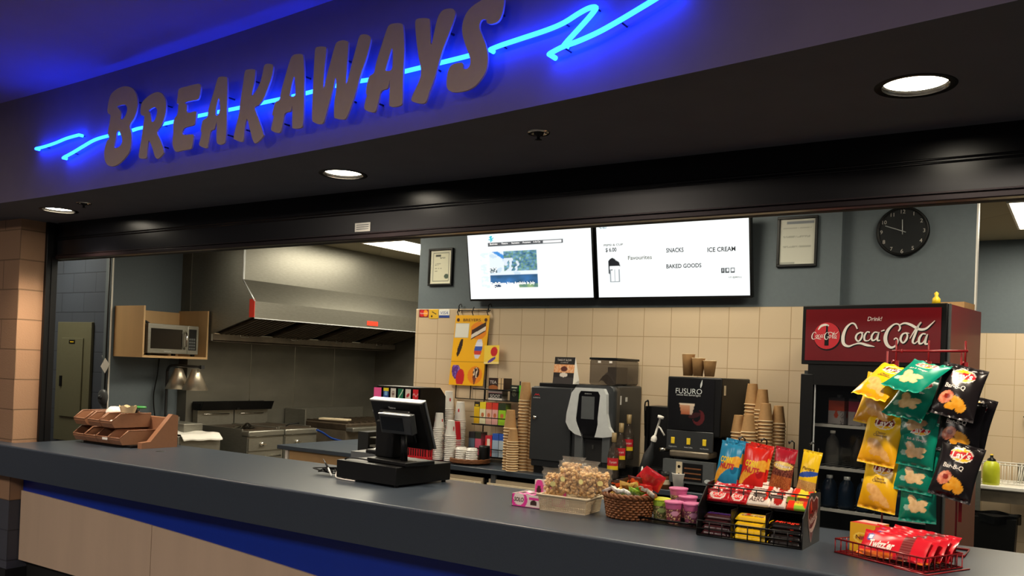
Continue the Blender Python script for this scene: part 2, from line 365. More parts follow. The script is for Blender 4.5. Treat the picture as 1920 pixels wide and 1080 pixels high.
LETTERS={"B":[[[-4.258,2.594],[-4.293,2.61],[-4.317,2.645],[-4.318,2.687],[-4.302,2.727],[-4.278,2.743],[-4.293,2.768],[-4.283,2.813],[-4.275,2.86],[-4.292,2.87],[-4.306,2.886],[-4.301,2.927],[-4.283,2.966],[-4.238,2.987],[-4.181,2.994],[-4.131,2.989],[-4.081,2.971],[-4.046,2.939],[-4.028,2.896],[-4.031,2.851],[-4.053,2.814],[-4.083,2.791],[-4.088,2.774],[-4.071,2.74],[-4.069,2.695],[-4.081,2.655],[-4.119,2.624],[-4.167,2.601],[-4.216,2.591]],[[-4.214,2.896],[-4.182,2.9],[-4.136,2.894],[-4.12,2.873],[-4.128,2.847],[-4.151,2.827],[-4.178,2.826],[-4.173,2.849],[-4.186,2.873]],[[-4.192,2.771],[-4.174,2.753],[-4.155,2.719],[-4.162,2.697],[-4.19,2.684],[-4.223,2.686],[-4.221,2.713],[-4.211,2.739],[-4.208,2.764]]],
"R":[[[-3.981,2.604],[-3.996,2.617],[-3.989,2.658],[-3.977,2.71],[-3.969,2.763],[-3.961,2.81],[-3.985,2.82],[-3.998,2.838],[-3.99,2.881],[-3.948,2.904],[-3.902,2.915],[-3.848,2.916],[-3.808,2.898],[-3.779,2.863],[-3.772,2.823],[-3.781,2.785],[-3.805,2.749],[-3.841,2.719],[-3.815,2.681],[-3.776,2.62],[-3.79,2.6],[-3.827,2.585],[-3.851,2.598],[-3.873,2.636],[-3.91,2.686],[-3.918,2.659],[-3.922,2.611],[-3.937,2.599]],[[-3.925,2.834],[-3.897,2.843],[-3.87,2.844],[-3.851,2.83],[-3.853,2.804],[-3.869,2.78],[-3.891,2.774],[-3.899,2.793],[-3.911,2.821]]],
"E":[[[-3.673,2.602],[-3.694,2.62],[-3.706,2.651],[-3.703,2.697],[-3.707,2.735],[-3.698,2.765],[-3.676,2.781],[-3.67,2.829],[-3.684,2.835],[-3.677,2.875],[-3.669,2.903],[-3.614,2.905],[-3.518,2.903],[-3.495,2.893],[-3.491,2.876],[-3.506,2.83],[-3.557,2.829],[-3.618,2.829],[-3.598,2.814],[-3.592,2.778],[-3.534,2.776],[-3.517,2.765],[-3.53,2.715],[-3.574,2.71],[-3.616,2.706],[-3.62,2.677],[-3.545,2.669],[-3.532,2.656],[-3.544,2.609],[-3.566,2.601],[-3.624,2.602]]],
"A1":[[[-3.439,2.591],[-3.471,2.602],[-3.486,2.615],[-3.477,2.638],[-3.47,2.666],[-3.478,2.678],[-3.472,2.707],[-3.464,2.724],[-3.431,2.734],[-3.424,2.766],[-3.405,2.807],[-3.384,2.851],[-3.363,2.899],[-3.345,2.906],[-3.303,2.899],[-3.287,2.886],[-3.282,2.821],[-3.28,2.749],[-3.277,2.659],[-3.282,2.606],[-3.299,2.594],[-3.326,2.593],[-3.348,2.607],[-3.353,2.651],[-3.354,2.702],[-3.371,2.67],[-3.398,2.666],[-3.405,2.636],[-3.416,2.604],[-3.421,2.592]],[[-3.347,2.809],[-3.335,2.775],[-3.334,2.757],[-3.345,2.731],[-3.365,2.736],[-3.363,2.768]]],
"K":[[[-3.161,2.585],[-3.205,2.599],[-3.221,2.611],[-3.209,2.654],[-3.189,2.713],[-3.183,2.761],[-3.168,2.84],[-3.158,2.895],[-3.139,2.903],[-3.093,2.896],[-3.082,2.882],[-3.088,2.827],[-3.103,2.781],[-3.073,2.796],[-3.043,2.831],[-3.027,2.876],[-3.019,2.9],[-2.996,2.903],[-2.964,2.893],[-2.956,2.875],[-2.967,2.834],[-2.989,2.794],[-3.012,2.758],[-3.049,2.732],[-3.075,2.724],[-3.045,2.672],[-3.009,2.607],[-3.008,2.589],[-3.057,2.566],[-3.078,2.58],[-3.101,2.627],[-3.129,2.684],[-3.141,2.645],[-3.145,2.601]]],
"A2":[[[-2.901,2.59],[-2.942,2.602],[-2.954,2.615],[-2.942,2.653],[-2.94,2.67],[-2.95,2.674],[-2.942,2.704],[-2.931,2.726],[-2.904,2.733],[-2.894,2.77],[-2.867,2.836],[-2.841,2.893],[-2.823,2.907],[-2.799,2.907],[-2.766,2.9],[-2.755,2.884],[-2.744,2.806],[-2.739,2.692],[-2.739,2.616],[-2.747,2.594],[-2.773,2.591],[-2.804,2.596],[-2.811,2.607],[-2.816,2.692],[-2.826,2.671],[-2.863,2.669],[-2.87,2.643],[-2.883,2.602]],[[-2.812,2.816],[-2.802,2.778],[-2.8,2.734],[-2.831,2.735],[-2.834,2.745],[-2.827,2.775]]],
"W":[[[-2.639,2.59],[-2.672,2.603],[-2.683,2.618],[-2.686,2.688],[-2.685,2.803],[-2.683,2.88],[-2.679,2.908],[-2.659,2.91],[-2.62,2.902],[-2.61,2.889],[-2.614,2.848],[-2.619,2.792],[-2.618,2.732],[-2.599,2.788],[-2.579,2.841],[-2.559,2.89],[-2.546,2.906],[-2.515,2.907],[-2.486,2.898],[-2.477,2.885],[-2.479,2.822],[-2.481,2.726],[-2.457,2.788],[-2.434,2.85],[-2.415,2.898],[-2.399,2.906],[-2.366,2.898],[-2.349,2.884],[-2.348,2.866],[-2.366,2.811],[-2.395,2.751],[-2.419,2.689],[-2.448,2.628],[-2.473,2.591],[-2.495,2.588],[-2.535,2.598],[-2.546,2.609],[-2.548,2.666],[-2.54,2.721],[-2.546,2.763],[-2.557,2.724],[-2.575,2.678],[-2.592,2.635],[-2.61,2.594]]],
"A3":[[[-2.324,2.59],[-2.355,2.601],[-2.369,2.615],[-2.363,2.644],[-2.356,2.662],[-2.363,2.671],[-2.358,2.705],[-2.346,2.733],[-2.321,2.742],[-2.31,2.78],[-2.283,2.843],[-2.259,2.894],[-2.243,2.91],[-2.211,2.909],[-2.179,2.9],[-2.168,2.882],[-2.158,2.795],[-2.159,2.685],[-2.157,2.611],[-2.164,2.593],[-2.198,2.591],[-2.223,2.597],[-2.229,2.611],[-2.231,2.697],[-2.24,2.669],[-2.275,2.664],[-2.285,2.639],[-2.297,2.603],[-2.307,2.59]],[[-2.225,2.818],[-2.219,2.777],[-2.223,2.737],[-2.252,2.737],[-2.255,2.743],[-2.241,2.782]]],
"Y":[[[-2.049,2.579],[-2.096,2.592],[-2.111,2.604],[-2.1,2.626],[-2.074,2.665],[-2.066,2.692],[-2.07,2.722],[-2.082,2.761],[-2.096,2.822],[-2.106,2.886],[-2.098,2.899],[-2.072,2.897],[-2.039,2.888],[-2.029,2.873],[-2.022,2.796],[-2.015,2.794],[-2.004,2.838],[-1.991,2.878],[-1.973,2.899],[-1.948,2.902],[-1.919,2.896],[-1.905,2.88],[-1.908,2.86],[-1.929,2.815],[-1.956,2.764],[-1.977,2.712],[-1.994,2.665],[-2.017,2.619],[-2.03,2.589]]],
"S":[[[-1.889,2.593],[-1.918,2.603],[-1.933,2.622],[-1.933,2.661],[-1.922,2.687],[-1.904,2.696],[-1.866,2.694],[-1.856,2.685],[-1.855,2.671],[-1.836,2.667],[-1.823,2.682],[-1.829,2.71],[-1.85,2.753],[-1.866,2.794],[-1.868,2.826],[-1.856,2.858],[-1.829,2.88],[-1.788,2.892],[-1.753,2.901],[-1.721,2.898],[-1.686,2.889],[-1.679,2.881],[-1.679,2.851],[-1.687,2.819],[-1.703,2.801],[-1.73,2.799],[-1.752,2.807],[-1.757,2.82],[-1.776,2.824],[-1.786,2.811],[-1.783,2.79],[-1.763,2.752],[-1.745,2.707],[-1.742,2.673],[-1.75,2.64],[-1.774,2.614],[-1.805,2.596],[-1.842,2.59]]]}
NEON={"a":[[-5.089,2.785],[-5.001,2.786],[-4.877,2.794],[-4.761,2.806],[-4.635,2.81]],"b":[[-4.79,2.701],[-4.696,2.718],[-4.585,2.742],[-4.476,2.763],[-4.357,2.769],[-4.147,2.768],[-4.05,2.772],[-3.86,2.765],[-3.548,2.764],[-3.258,2.756],[-3.026,2.751],[-2.808,2.746],[-2.538,2.745],[-2.35,2.733],[-2.144,2.73],[-1.901,2.726],[-1.85,2.726]],"c":[[-1.758,2.727],[-1.708,2.732],[-1.617,2.736],[-1.509,2.741],[-1.443,2.749],[-1.387,2.765],[-1.348,2.773],[-1.322,2.77],[-1.322,2.762],[-1.354,2.736],[-1.44,2.676]],"d":[[-1.486,2.65],[-1.431,2.662],[-1.371,2.667],[-1.293,2.679],[-1.219,2.697],[-1.147,2.717],[-1.095,2.732],[-1.044,2.748]]}

# ---------------------------------------------------------------- sign: letters and neon
def plate(name, loops, off, depth, matn, parent=None, k=3):
    L = []
    for lp in loops:
        P = [Vector((x, z, 0)) for x, z in lp]; n = len(P); out = []
        for i in range(n):
            a, b, c, d = P[i-1], P[i], P[(i+1) % n], P[(i+2) % n]
            for j in range(k):
                t = j/k; q = .5*((2*b)+(c-a)*t+(2*a-5*b+4*c-d)*t*t+(3*b-a-3*c+d)*t**3); out.append((q.x, q.y))
        L.append(out)
    vs, fs = fillmesh(L, depth); m = MB(matn)
    vv = [m.bm.verts.new((x, YF(x)-off-z, y)) for x, y, z in vs]
    for f in fs: m.face([vv[i] for i in f])
    bmesh.ops.remove_doubles(m.bm, verts=m.bm.verts[:], dist=1e-5); bmesh.ops.recalc_face_normals(m.bm, faces=m.bm.faces[:])
    return m.build(name, parent)
words = {'B': 'large leading letter B', 'R': 'letter R', 'E': 'letter E', 'A1': 'first letter A, just before the K', 'K': 'letter K', 'A2': 'second letter A, between K and W',
         'W': 'letter W', 'A3': 'third letter A, between W and Y', 'Y': 'letter Y', 'S': 'large closing letter S'}
for k, loops in LETTERS.items():
    xc = sum(p[0] for p in loops[0])/len(loops[0]); zc = sum(p[1] for p in loops[0])/len(loops[0])
    t = thing('sign_letter', 'tan cut-out %s of the soffit sign' % words[k], 'sign letter', (0, 0, 0), 0, 'letters of the soffit sign')
    plate('letter_face', loops, .062, .008, 'letter_tan', t)
    def edge_d(x, z):
        n = 0; dm = 9
        for lp in loops:
            for (x1, z1), (x2, z2) in zip(lp, lp[1:]+lp[:1]):
                if (z1 > z) != (z2 > z) and x < x1+(z-z1)*(x2-x1)/(z2-z1): n += 1
                L2 = (x2-x1)**2+(z2-z1)**2+1e-9; q = max(0, min(1, ((x-x1)*(x2-x1)+(z-z1)*(z2-z1))/L2)); dm = min(dm, math.hypot(x-x1-q*(x2-x1), z-z1-q*(z2-z1)))
        return dm if n % 2 else -dm
    for dz in (-.09, .09):
        ds, xs_, zs_ = max((edge_d(xc+.01*i, zc+dz+.01*j), xc+.01*i, zc+dz+.01*j) for i in range(-14, 15) for j in range(-3, 4))
        m = MB('dark_grey'); m.bar((xs_, YF(xs_)-.062, zs_), (xs_, YF(xs_), zs_), .004); m.build('standoff', t)
def neon(keys, label):
    t = thing('neon_tube', label, 'neon light', (0, 0, 0))
    m = MB('neon')
    for k, off in keys:
        P = catmull([Vector((x, 0, z)) for x, z in NEON[k]], 5)
        P = [Vector((p.x, YF(p.x)-off, p.z)) for p in P]
        a, b = P[0].copy(), P[-1].copy()
        m.tube([Vector((a.x, a.y+off-.012, a.z))]+P+[Vector((b.x, b.y+off-.012, b.z))], .0085, 10)
    m.build('glass_tube', t)
    for k, off in keys:
        for x, z in NEON[k][1::3]: m = MB('dark_grey'); m.bar((x, YF(x)-off+.008, z), (x, YF(x), z), .003); m.build('tube_support', t)
neon([('a', .035)], 'short glowing blue neon stroke at the far left end of the sign')
neon([('b', .035)], 'long glowing blue neon line running behind the sign letters')
neon([('c', .035), ('d', .055)], 'glowing blue neon zigzag tail right of the large letter S')

# ---------------------------------------------------------------- soffit lights, sprinklers
dl = ['recessed round downlight in the soffit above the block pillar', 'recessed round downlight in the soffit below the letters W and A', 'largest recessed round downlight in the soffit at the right']
for i, (x, y) in enumerate(DOWN):
    t = thing('downlight', dl[i], 'ceiling light', (x, y, 2.51), 0, 'recessed downlights in the soffit')
    MB('black').lathe([(.093, -.002), (.112, -.003), (.114, 0)], 40).build('trim_ring', t)
    MB('chrome').lathe([(.1, -.001), (.095, .02), (.088, .013)], 40).build('reflector', t)
    m = MB('bulb'); m.lathe([(.089, .013), (.04, .013), (.001, .013)], 40); m.build('lamp_disc', t)
for x, y, lb in ((-1.732, 2.754, 'chrome fire sprinkler head in the soffit between two downlights'), (-5.0, 2.92, 'small sprinkler head in the soffit beside the leftmost downlight')):
    t = thing('sprinkler', lb, 'sprinkler', (x, y, 2.51))
    MB('chrome').lathe([(.043, -.001), (.04, -.006), (.028, -.004), (.022, .0)], 24).build('escutcheon', t)
    m = MB('black'); m.lathe([(.021, 0), (.016, -.012), (.006, -.016), (.006, -.026), (.014, -.028), (.0, -.03)], 16); m.build('head', t)
t = thing('sprinkler', 'small sprinkler head in the hall ceiling at the far left', 'sprinkler', (-5.25, 2.45, 3.125))
MB('chrome').lathe([(.04, -.001), (.03, -.01)], 20).build('escutcheon', t); MB('black').lathe([(.02, 0), (.01, -.02), (.014, -.03), (.0, -.032)], 12).build('head', t)

# ---------------------------------------------------------------- roller shutter
t = thing('roller_shutter', 'dark metal roller shutter raised above the serving counter', 'roller shutter', (0, 0, 0))
m = MB('shutter_metal'); m.box(-5.97, 3.5, 3.31, 3.35, 2.285, 2.515)
m.build('housing', t)
m = MB('shutter_metal')
for z in (2.392, 2.405): m.tube([(-5.97, 3.308, z), (3.5, 3.308, z)], .004, 6)
m.build('seam_bead', t)
m = MB('shutter_bar'); m.box(-5.97, 3.5, 3.297, 3.345, 2.258, 2.282, bev=.004); m.box(-5.97, 3.5, 3.305, 3.34, 2.286, 2.292); m.build('bottom_bar', t)
m = MB('black'); m.box(-6.028, -5.998, 3.255, 3.33, ZC, 2.51, bev=.003); m.box(-5.998, -5.992, 3.29, 3.33, ZC, 2.27); m.build('guide_rail', t)
m = MB('white'); m.box(-3.175, -3.07, 3.307, 3.309, 2.298, 2.343)
m.use('mid_grey')
for z in (2.331, 2.320, 2.309): m.box(-3.165, -3.08, 3.3065, 3.307, z, z+.003)
T(m.build('notice_label', t), 'white printed notice label')

# ---------------------------------------------------------------- serving counter
t = thing('serving_counter', 'long grey laminate serving counter running under the roller shutter', 'counter', (0, 0, 0))
nose = [(2.975+.012*(1-cos(a)), ZC-.012*(1-sin(a))) for a in [k*pi/10 for k in range(6)]]
m = MB('laminate'); m.prism([(2.975, .80)]+nose+[(3.868, ZC), (3.87, ZC-.002), (3.87, .955), (3.085, .955), (3.085, .80)], 3.55+5.985, TR(3.55, 0, 0) @ RZ(pi/2))
m.prism([(2.975, .80)]+nose+[(3.085, ZC), (3.085, .80)], 1.0, TR(-5.985, 0, 0) @ RZ(pi/2)); T(m.build('worktop', t), 'grey speckled worktop')
# curved wood panel with blue band above it
xs = [-6.02+.15*i for i in range(68)]
wt = lambda x: .673-.0215*max(0, x+6.02)-.0082*max(0, x+6.02)**2
wb = lambda x: .205
m = MB('blue_panel'); m.box(-6.02, 3.55, 3.175, 3.2, .205, .955); m.build('blue_band', t)
m = MB('wood_panel')
for k in range(4):
    a = -6.02+1.46*k
    pts = [(a+1.455*i/12, max(wt(a+1.455*i/12), .21)) for i in range(13)]
    if pts[0][1] <= .211: break
    m.prism([(a, .205)]+pts+[(a+1.455, .205)], -.012, TR(0, 3.175, 0))
m.build('wood_panel', t)
m = MB('toe_kick'); m.box(-6.02, 3.55, 3.22, 3.3, 0, .2); m.build('toe_kick', t)
m = MB('blue_wall'); m.box(-6.02, 3.55, 3.34, 3.8, .05, .95); m.build('carcass', t)


# ---------------------------------------------------------------- measured positions: a pixel seen on a known plane of the room
_C = Vector((0, 0, 1.63))
def _ray(x, y): return _f+_r*((x-960)/1642.86)-_u*((y-673)/1642.86)
def atY(x, y, Y): d = _ray(x, y); return _C+d*(Y/d.y)
def atZ(x, y, Z): d = _ray(x, y); return _C+d*((Z-1.63)/d.z)
def atX(x, y, X): d = _ray(x, y); return _C+d*(X/d.x)

# ---------------------------------------------------------------- ceiling troffers
tl = ['bright rectangular ceiling light panel above the range hood', 'bright rectangular ceiling light panel at the right edge beyond the clock wall']
for i, (x, y) in enumerate(TROF):
    lb = tl[i] if i < 2 else 'unseen rectangular ceiling light panel placed behind the shutter header'  # includes the panels added to brighten passage and range fronts
    t = thing('ceiling_light_panel', lb, 'ceiling light', (x, y, 2.90), 0, 'fluorescent ceiling panels')
    m = MB('white'); [m.box(*q) for q in ((-.30, -.285, -.6, .6, -.012, 0), (.285, .30, -.6, .6, -.012, 0), (-.285, .285, -.6, -.585, -.012, 0), (-.285, .285, .585, .6, -.012, 0))]
    m.build('frame', t)
    m = MB('troffer_lens'); m.box(-.284, .284, -.584, .584, -.008, -.002); m.build('diffuser', t)

for i, x in enumerate((-6.5, -3.5, -.5)):  # panel bodies added around the hall fill lights, out of view
    t = thing('ceiling_light_panel', 'unseen added fill light panel in the hall ceiling, %s of three in front of the counter' % ['leftmost', 'middle', 'rightmost'][i], 'ceiling light', (x, -1.2, 3.124), 0, 'added hall fill panels')
    m = MB('white'); [m.box(*q) for q in ((-.33, -.305, -.64, .64, -.03, 0), (.305, .33, -.64, .64, -.03, 0), (-.305, .305, -.64, -.61, -.03, 0), (-.305, .305, .61, .64, -.03, 0))]; m.build('frame', t)
    m = MB('troffer_lens'); m.box(-.30, .30, -.60, .60, -.02, -.012); m.build('diffuser', t)
# ---------------------------------------------------------------- kitchen: hood
hx0, hx1, hy0, hy1 = -7.845, -7.04, 5.79, 8.64
t = thing('range_hood', 'large stainless steel range hood on the left kitchen wall', 'range hood', (0, 0, 0))
prof = [(hx0, 2.898), (-7.05, 2.898), (-7.05, 2.41), (-6.86, 2.19), (-6.86, 2.03), (-6.90, 2.03), (-7.5, 1.86), (-7.5, 1.79), (hx0, 1.79)]
m = MB('steel')
m.prism([(x, z) for x, z in prof], .02, TR(0, hy0, 0)); m.build('end_panel', t)
m = MB('steel')
for (a, b) in (((-7.05, 2.898), (-7.05, 2.41)), ((-7.05, 2.41), (-6.86, 2.19)), ((-6.86, 2.19), (-6.86, 2.02))):
    m.poly([(a[0], hy0+.02, a[1]), (b[0], hy0+.02, b[1]), (b[0], hy1, b[1]), (a[0], hy1, a[1])])
m.use('silver'); m.box(-6.862, -6.855, hy0, hy1, 2.018, 2.026); m.box(-7.053, -7.046, hy0, hy0+.02, 2.41, 2.9); m.bar((-7.045, hy0-.004, 2.41), (-6.855, hy0-.004, 2.19), .007); m.bar((-7.045, hy0-.004, 2.89), (-7.045, hy0-.004, 2.41), .006)
m.build('canopy_front', t)
m = MB('steel_dark')
m.poly([(-6.87, hy0+.02, 2.03), (-6.87, hy1, 2.03), (-7.5, hy1, 2.03), (-7.5, hy0+.02, 2.03)])
m.build('underside', t)
for k in range(4):
    y0 = hy0+.10+k*.70
    f = MB('grease_dark'); ang = math.atan2(.17, .60)
    M = TR(-7.5, y0, 1.87) @ RY(-ang)
    f.box(0, .60, 0, .55, 0, .02, M=M); f.use('steel_dark')
    for q in range(9): f.box(.01, .59, .02+q*.06, .045+q*.06, -.012, .0, M=M)
    fo = f.build('baffle_filter', t)
    h = MB('chrome'); c = M @ Vector((.06, .27, -.012))
    h.tube([c+Vector((0, -.05, 0)), c+Vector((.0, -.05, -.03)), c+Vector((0, .05, -.03)), c+Vector((0, .05, 0))], .005, 6); h.build('handle', fo)
m = MB('steel_dark'); m.box(-7.52, -7.5, hy0+.02, hy1, 1.79, 1.87); m.box(hx0, -7.5, hy0+.02, hy1, 1.785, 1.80)
m.use('chrome'); m.box(-7.502, -7.496, hy0+.02, hy1, 1.863, 1.871); m.build('grease_trough', t)
m = MB('red_tag'); m.box(-6.93, -6.855, hy0-.005, hy0-.001, 2.03, 2.21); T(m.build('hanging_tag', t), 'bright orange-red inspection tag')
m = MB('red_tag'); m.box(-6.858, -6.855, 7.40, 7.58, 2.05, 2.10); T(m.build('warning_sticker', t), 'small red sticker on the hood lip')
m = MB('dark_grey'); m.bar((-6.95, 8.50, 2.02), (-6.95, 8.50, 1.62), .006); m.box(-6.965, -6.935, 8.49, 8.51, 1.60, 1.66); m.build('pull_rod', t)

# ---------------------------------------------------------------- kitchen: ranges, fryer, grill
def rng(y0, y1, label, steel='steel'):
    t = thing('cooking_range', label, 'range', (-7.35, (y0+y1)/2, 0), 0, 'stainless ranges under the hood'); w = (y1-y0)/2-.004
    m = MB('steel'); m.box(-.48, .385, -w, w, .12, .84); m.build('body', t)
    m = MB('grease_dark'); m.box(-.42, .37, -w+.02, w-.02, .84, .905); m.build('cook_surface', t)
    m = MB('steel'); m.box(.30, .41, -w, w, .84, .90, bev=.012); m.box(-.48, -.42, -w, w, .84, .90); m.box(-.42, .3, -w, -w+.018, .84, .915); m.box(-.42, .3, w-.018, w, .84, .915); m.build('front_rail', t)
    m = MB('steel'); m.box(.386, .40, -w+.01, w-.01, .70, .825); fp = m.build('control_panel', t)
    m = MB('chrome'); m.lathe([(.022, 0), (.02, .02), (.0, .022)], 16, M=TR(.40, -.06, .765) @ RY(pi/2)); m.box(.415, .43, -.10, -.02, .76, .768); m.build('knob', fp)
    m = MB('steel'); m.box(.386, .398, -w+.01, w-.01, .22, .685); dp = m.build('oven_door', t)
    m = MB('chrome'); m.tube([(.40, -w+.05, .64), (.43, -w+.06, .64), (.43, w-.06, .64), (.40, w-.05, .64)], .008, 8); m.build('handle', dp)
    m = MB('steel'); m.box(-.48, -.40, -w, w, .905, 1.06); bs = m.build('splash_panel', t)
    m = MB('chrome'); m.tube([(-.398, -w+.07, 1.02), (-.385, -w+.07, 1.02), (-.385, w-.07, 1.02)], .005, 6); m.build('rail', bs)
    for sx in (-.44, .36):
        for sy in (-w+.04, w-.04): m = MB('black'); m.box(sx-.02, sx+.02, sy-.02, sy+.02, 0, .12); m.build('foot', t)
    return t
rng(5.85, 6.32, 'stainless range nearest the fryer under the hood')
rng(6.325, 6.79, 'stainless range between its twin and the charbroiler under the hood')
t = thing('flue_riser', 'black metal shelf standing on the splash panels of the two ranges', 'shelf', (0, 0, 0))
m = MB('black')
m.prism([(-7.83, 1.065), (-7.70, 1.065), (-7.66, 1.155), (-7.65, 1.155), (-7.69, 1.062), (-7.83, 1.062)], .94, TR(0, 5.85, 0)); m.box(-7.83, -7.82, 5.85, 6.79, 1.062, 1.15)
m.build('tray', t); m = MB('black'); m.box(-7.83, -7.7, 5.845, 5.852, 1.062, 1.135); m.box(-7.83, -7.68, 6.30, 6.34, 1.062, 1.10); m.build('side_plate', t)
def pan(x, y, z, r, lb, a):
    t = thing('spatula', lb, 'utensil', (x, y, z), a)
    m = MB('chrome'); m.box(-.05, .05, -.04, .04, 0, .004); m.build('blade', t)
    m = MB('black'); m.tube([(.05, 0, .004), (.10, 0, .03), (.2, 0, .035)], .007, 6); m.build('handle', t)
pan(-7.2, 6.5, .907, .1, 'steel spatula lying on the range beside the charbroiler', 1.2)
m = MB('chrome'); random.seed(3)
m.grid(lambda u, v: Vector((-.09+.18*u, -.1+.2*v, .012+.05*max(0, sin(pi*u)*sin(pi*v))*(.6+.5*sin(9*u+4*v)))), 12, 12)
T(m.build('foil_sheet', None, (-7.2, 6.02, .903)), 'crumpled foil sheet lying on the range nearest the fryer', 'foil')
# fryer / work table at the near end
t = thing('steel_cabinet', 'low stainless fryer cabinet beside the ranges with a white towel on it', 'cabinet', (-7.45, 5.40, 0))
m = MB('steel'); m.box(-.38, .35, -.24, .24, .1, .868, bev=.006); m.build('body', t)
m = MB('steel'); m.box(-.38, .10, .0, .22, .87, .96, bev=.006); m.box(-.38, -.30, -.24, .24, .87, 1.0); m.build('raised_back', t)
m = MB('steel'); m.box(.351, .362, -.22, .22, .14, .80); m.build('door', t)
for a, b in ((-.34, -.2), (-.34, .2), (.31, -.2), (.31, .2)): m = MB('black'); m.box(a-.02, a+.02, b-.02, b+.02, 0, .1); m.build('foot', t)
m = MB('white'); m.smooth = True
m.grid(lambda u, v: Vector((-.15+.56*u, -.22+.44*v, .885+.008*sin(14*u+3*v)*sin(9*v) - (.05*max(0, u-.9)*10)**1)), 20, 16)
m.grid(lambda u, v: Vector((-.15+.56*u, -.22+.44*v, .876+.008*sin(14*u+3*v)*sin(9*v) - (.05*max(0, u-.9)*10)**1)), 20, 16, flip=True)
T(m.build('towel', None, (-7.45, 5.40, 0)), 'white towel spread over the low steel fryer cabinet', 'towel')
# charbroiler on stand at the far end
t = thing('charbroiler', 'brown-stained charbroiler on a stand in the far kitchen corner', 'grill', (-7.30, 7.75, 0))
m = MB('steel'); m.box(-.53, -.45, -.62, .6, .80, 1.06); m.box(-.53, -.20, -.63, -.61, .80, 1.06); m.build('splash_panel', t)
m = MB('grease_dark'); m.box(-.45, .42, -.6, .6, .86, .93, bev=.008)
for k in range(11): m.box(-.3, .35, -.5+.1*k, -.47+.1*k, .93, .945)
m.build('grate', t)
m = MB('steel'); m.box(.42, .53, -.6, .6, .85, .895, bev=.006); m.build('drip_ledge', t)
m = MB('steel_dark'); m.box(-.45, .42, -.6, .6, .62, .86); m.build('firebox', t)
for a, b in ((-.45, -.6), (-.45, .55), (.37, -.6), (.37, .55)): m = MB('steel'); m.box(a, a+.05, b, b+.05, 0, .62); m.build('leg', t)
m = MB('cream'); m.box(-.18, .18, -.06, .06, 0, .022, bev=.005); T(m.build('cutting_board', None, (-7.25, 7.35, .947), .3), 'pale cutting board lying on the charbroiler', 'cutting board')
m = MB('hose_blue'); P = catmull([Vector(p) for p in [tuple(atX(a, b, -6.87)) for a, b in ((594, 806), (606, 812), (622, 822), (645, 828))]], 5); m.tube(P, .012, 8)
T(m.build('blue_hose', None), 'blue gas hose curving down beside the ranges', 'hose')

# ---------------------------------------------------------------- kitchen: microwave shelf, lamps, panel
t = thing('wall_shelf', 'light wood open box shelf holding the microwave on the left kitchen wall', 'shelf', (-7.99, 5.40, 0))
m = MB('wood_shelf'); m.box(0, .47, -.37, -.352, 1.595, 2.09); m.build('side_panel', t)
m = MB('wood_shelf'); m.box(0, .47, .352, .37, 1.595, 2.09); m.build('side_panel', t)
m = MB('wood_shelf'); m.box(0, .47, -.352, .352, 1.595, 1.617); m.build('bottom_panel', t)
m = MB('wood_shelf'); m.box(0, .014, -.352, .352, 1.617, 2.07); m.build('back_panel', t)
t = thing('microwave', 'stainless microwave oven sitting in the light wood wall shelf', 'microwave', (-7.52, 5.40, 1.62), pi/2)
# local: x = along wall (+x towards far), front faces -y  -> rotated so that it faces +X
m = MB('steel'); m.box(-.33, .24, .0, .40, .02, .305, bev=.006); m.build('body', t)
m = MB('steel'); m.box(-.33, .11, -.02, .0, .02, .305, bev=.004); d = m.build('door', t)
m = MB('black_gloss'); m.box(-.30, .05, -.0215, -.019, .065, .26); m.build('window', d)
m = MB('chrome'); m.tube([(.075, -.02, .25), (.075, -.055, .22), (.075, -.055, .10), (.075, -.02, .07)], .009, 8); m.build('handle', d)
m = MB('steel'); m.box(.112, .24, -.018, .0, .02, .305, bev=.004); m.use('black'); m.box(.125, .215, -.0195, -.018, .06, .27)
m.use('mid_grey'); [m.box(.13+.025*i, .15+.025*i, -.021, -.0195, .07+.03*j, .09+.03*j) for i in range(3) for j in range(4)]
m.use('silver'); m.text('SAMSUNG', FRONT(-.11, -.0215, .042), .012, .08); m.build('control_panel', t)
for a, b in ((-.3, .02), (-.3, .33), (.2, .02), (.2, .33)): m = MB('black'); m.box(a, a+.03, b, b+.03, 0, .02); m.build('foot', t)
m = MB('black'); m.tube(catmull([Vector(p) for p in ((-7.94, 5.18, 1.93), (-7.92, 5.24, 1.97), (-7.9, 5.32, 1.95), (-7.88, 5.38, 1.9))], 5), .012, 8)
T(m.build('power_cord', None), 'black power cord looped behind the microwave on the wood shelf', 'cord')
# heat lamps
t = thing('heat_lamp_stand', 'two-headed heat lamp stand with polished cone shades below the microwave shelf', 'heat lamp', (0, 5.60, 0))
m = MB('dark_grey'); m.tube(catmull([Vector(p) for p in ((-7.93, 0, .92), (-7.93, 0, 1.40), (-7.925, 0, 1.47), (-7.88, 0, 1.515), (-7.75, 0, 1.522), (-7.38, 0, 1.518))], 5), .014, 8); m.box(-7.385, -7.36, -.02, .02, 1.50, 1.535); m.build('arm', t)
for x in (-7.745, -7.47):
    m = MB('brushed'); m.lathe([(.035, 1.495), (.042, 1.485), (.125, 1.285), (.122, 1.284), (.03, 1.48)], 28, c=(x, 0, 0)); sh = m.build('lamp_shade', t)
    MB('troffer_lens').lathe([(.0, 1.31), (.03, 1.33), (.035, 1.37), (.0, 1.41)], 12, c=(x, 0, 0)).build('bulb', sh)
m = MB('dark_grey'); m.box(-7.98, -7.84, -.08, .08, .90, .92); m.build('base_plate', t)
t = thing('work_table', 'steel work table under the heat lamps against the left kitchen wall', 'table', (-7.68, 5.50, 0))
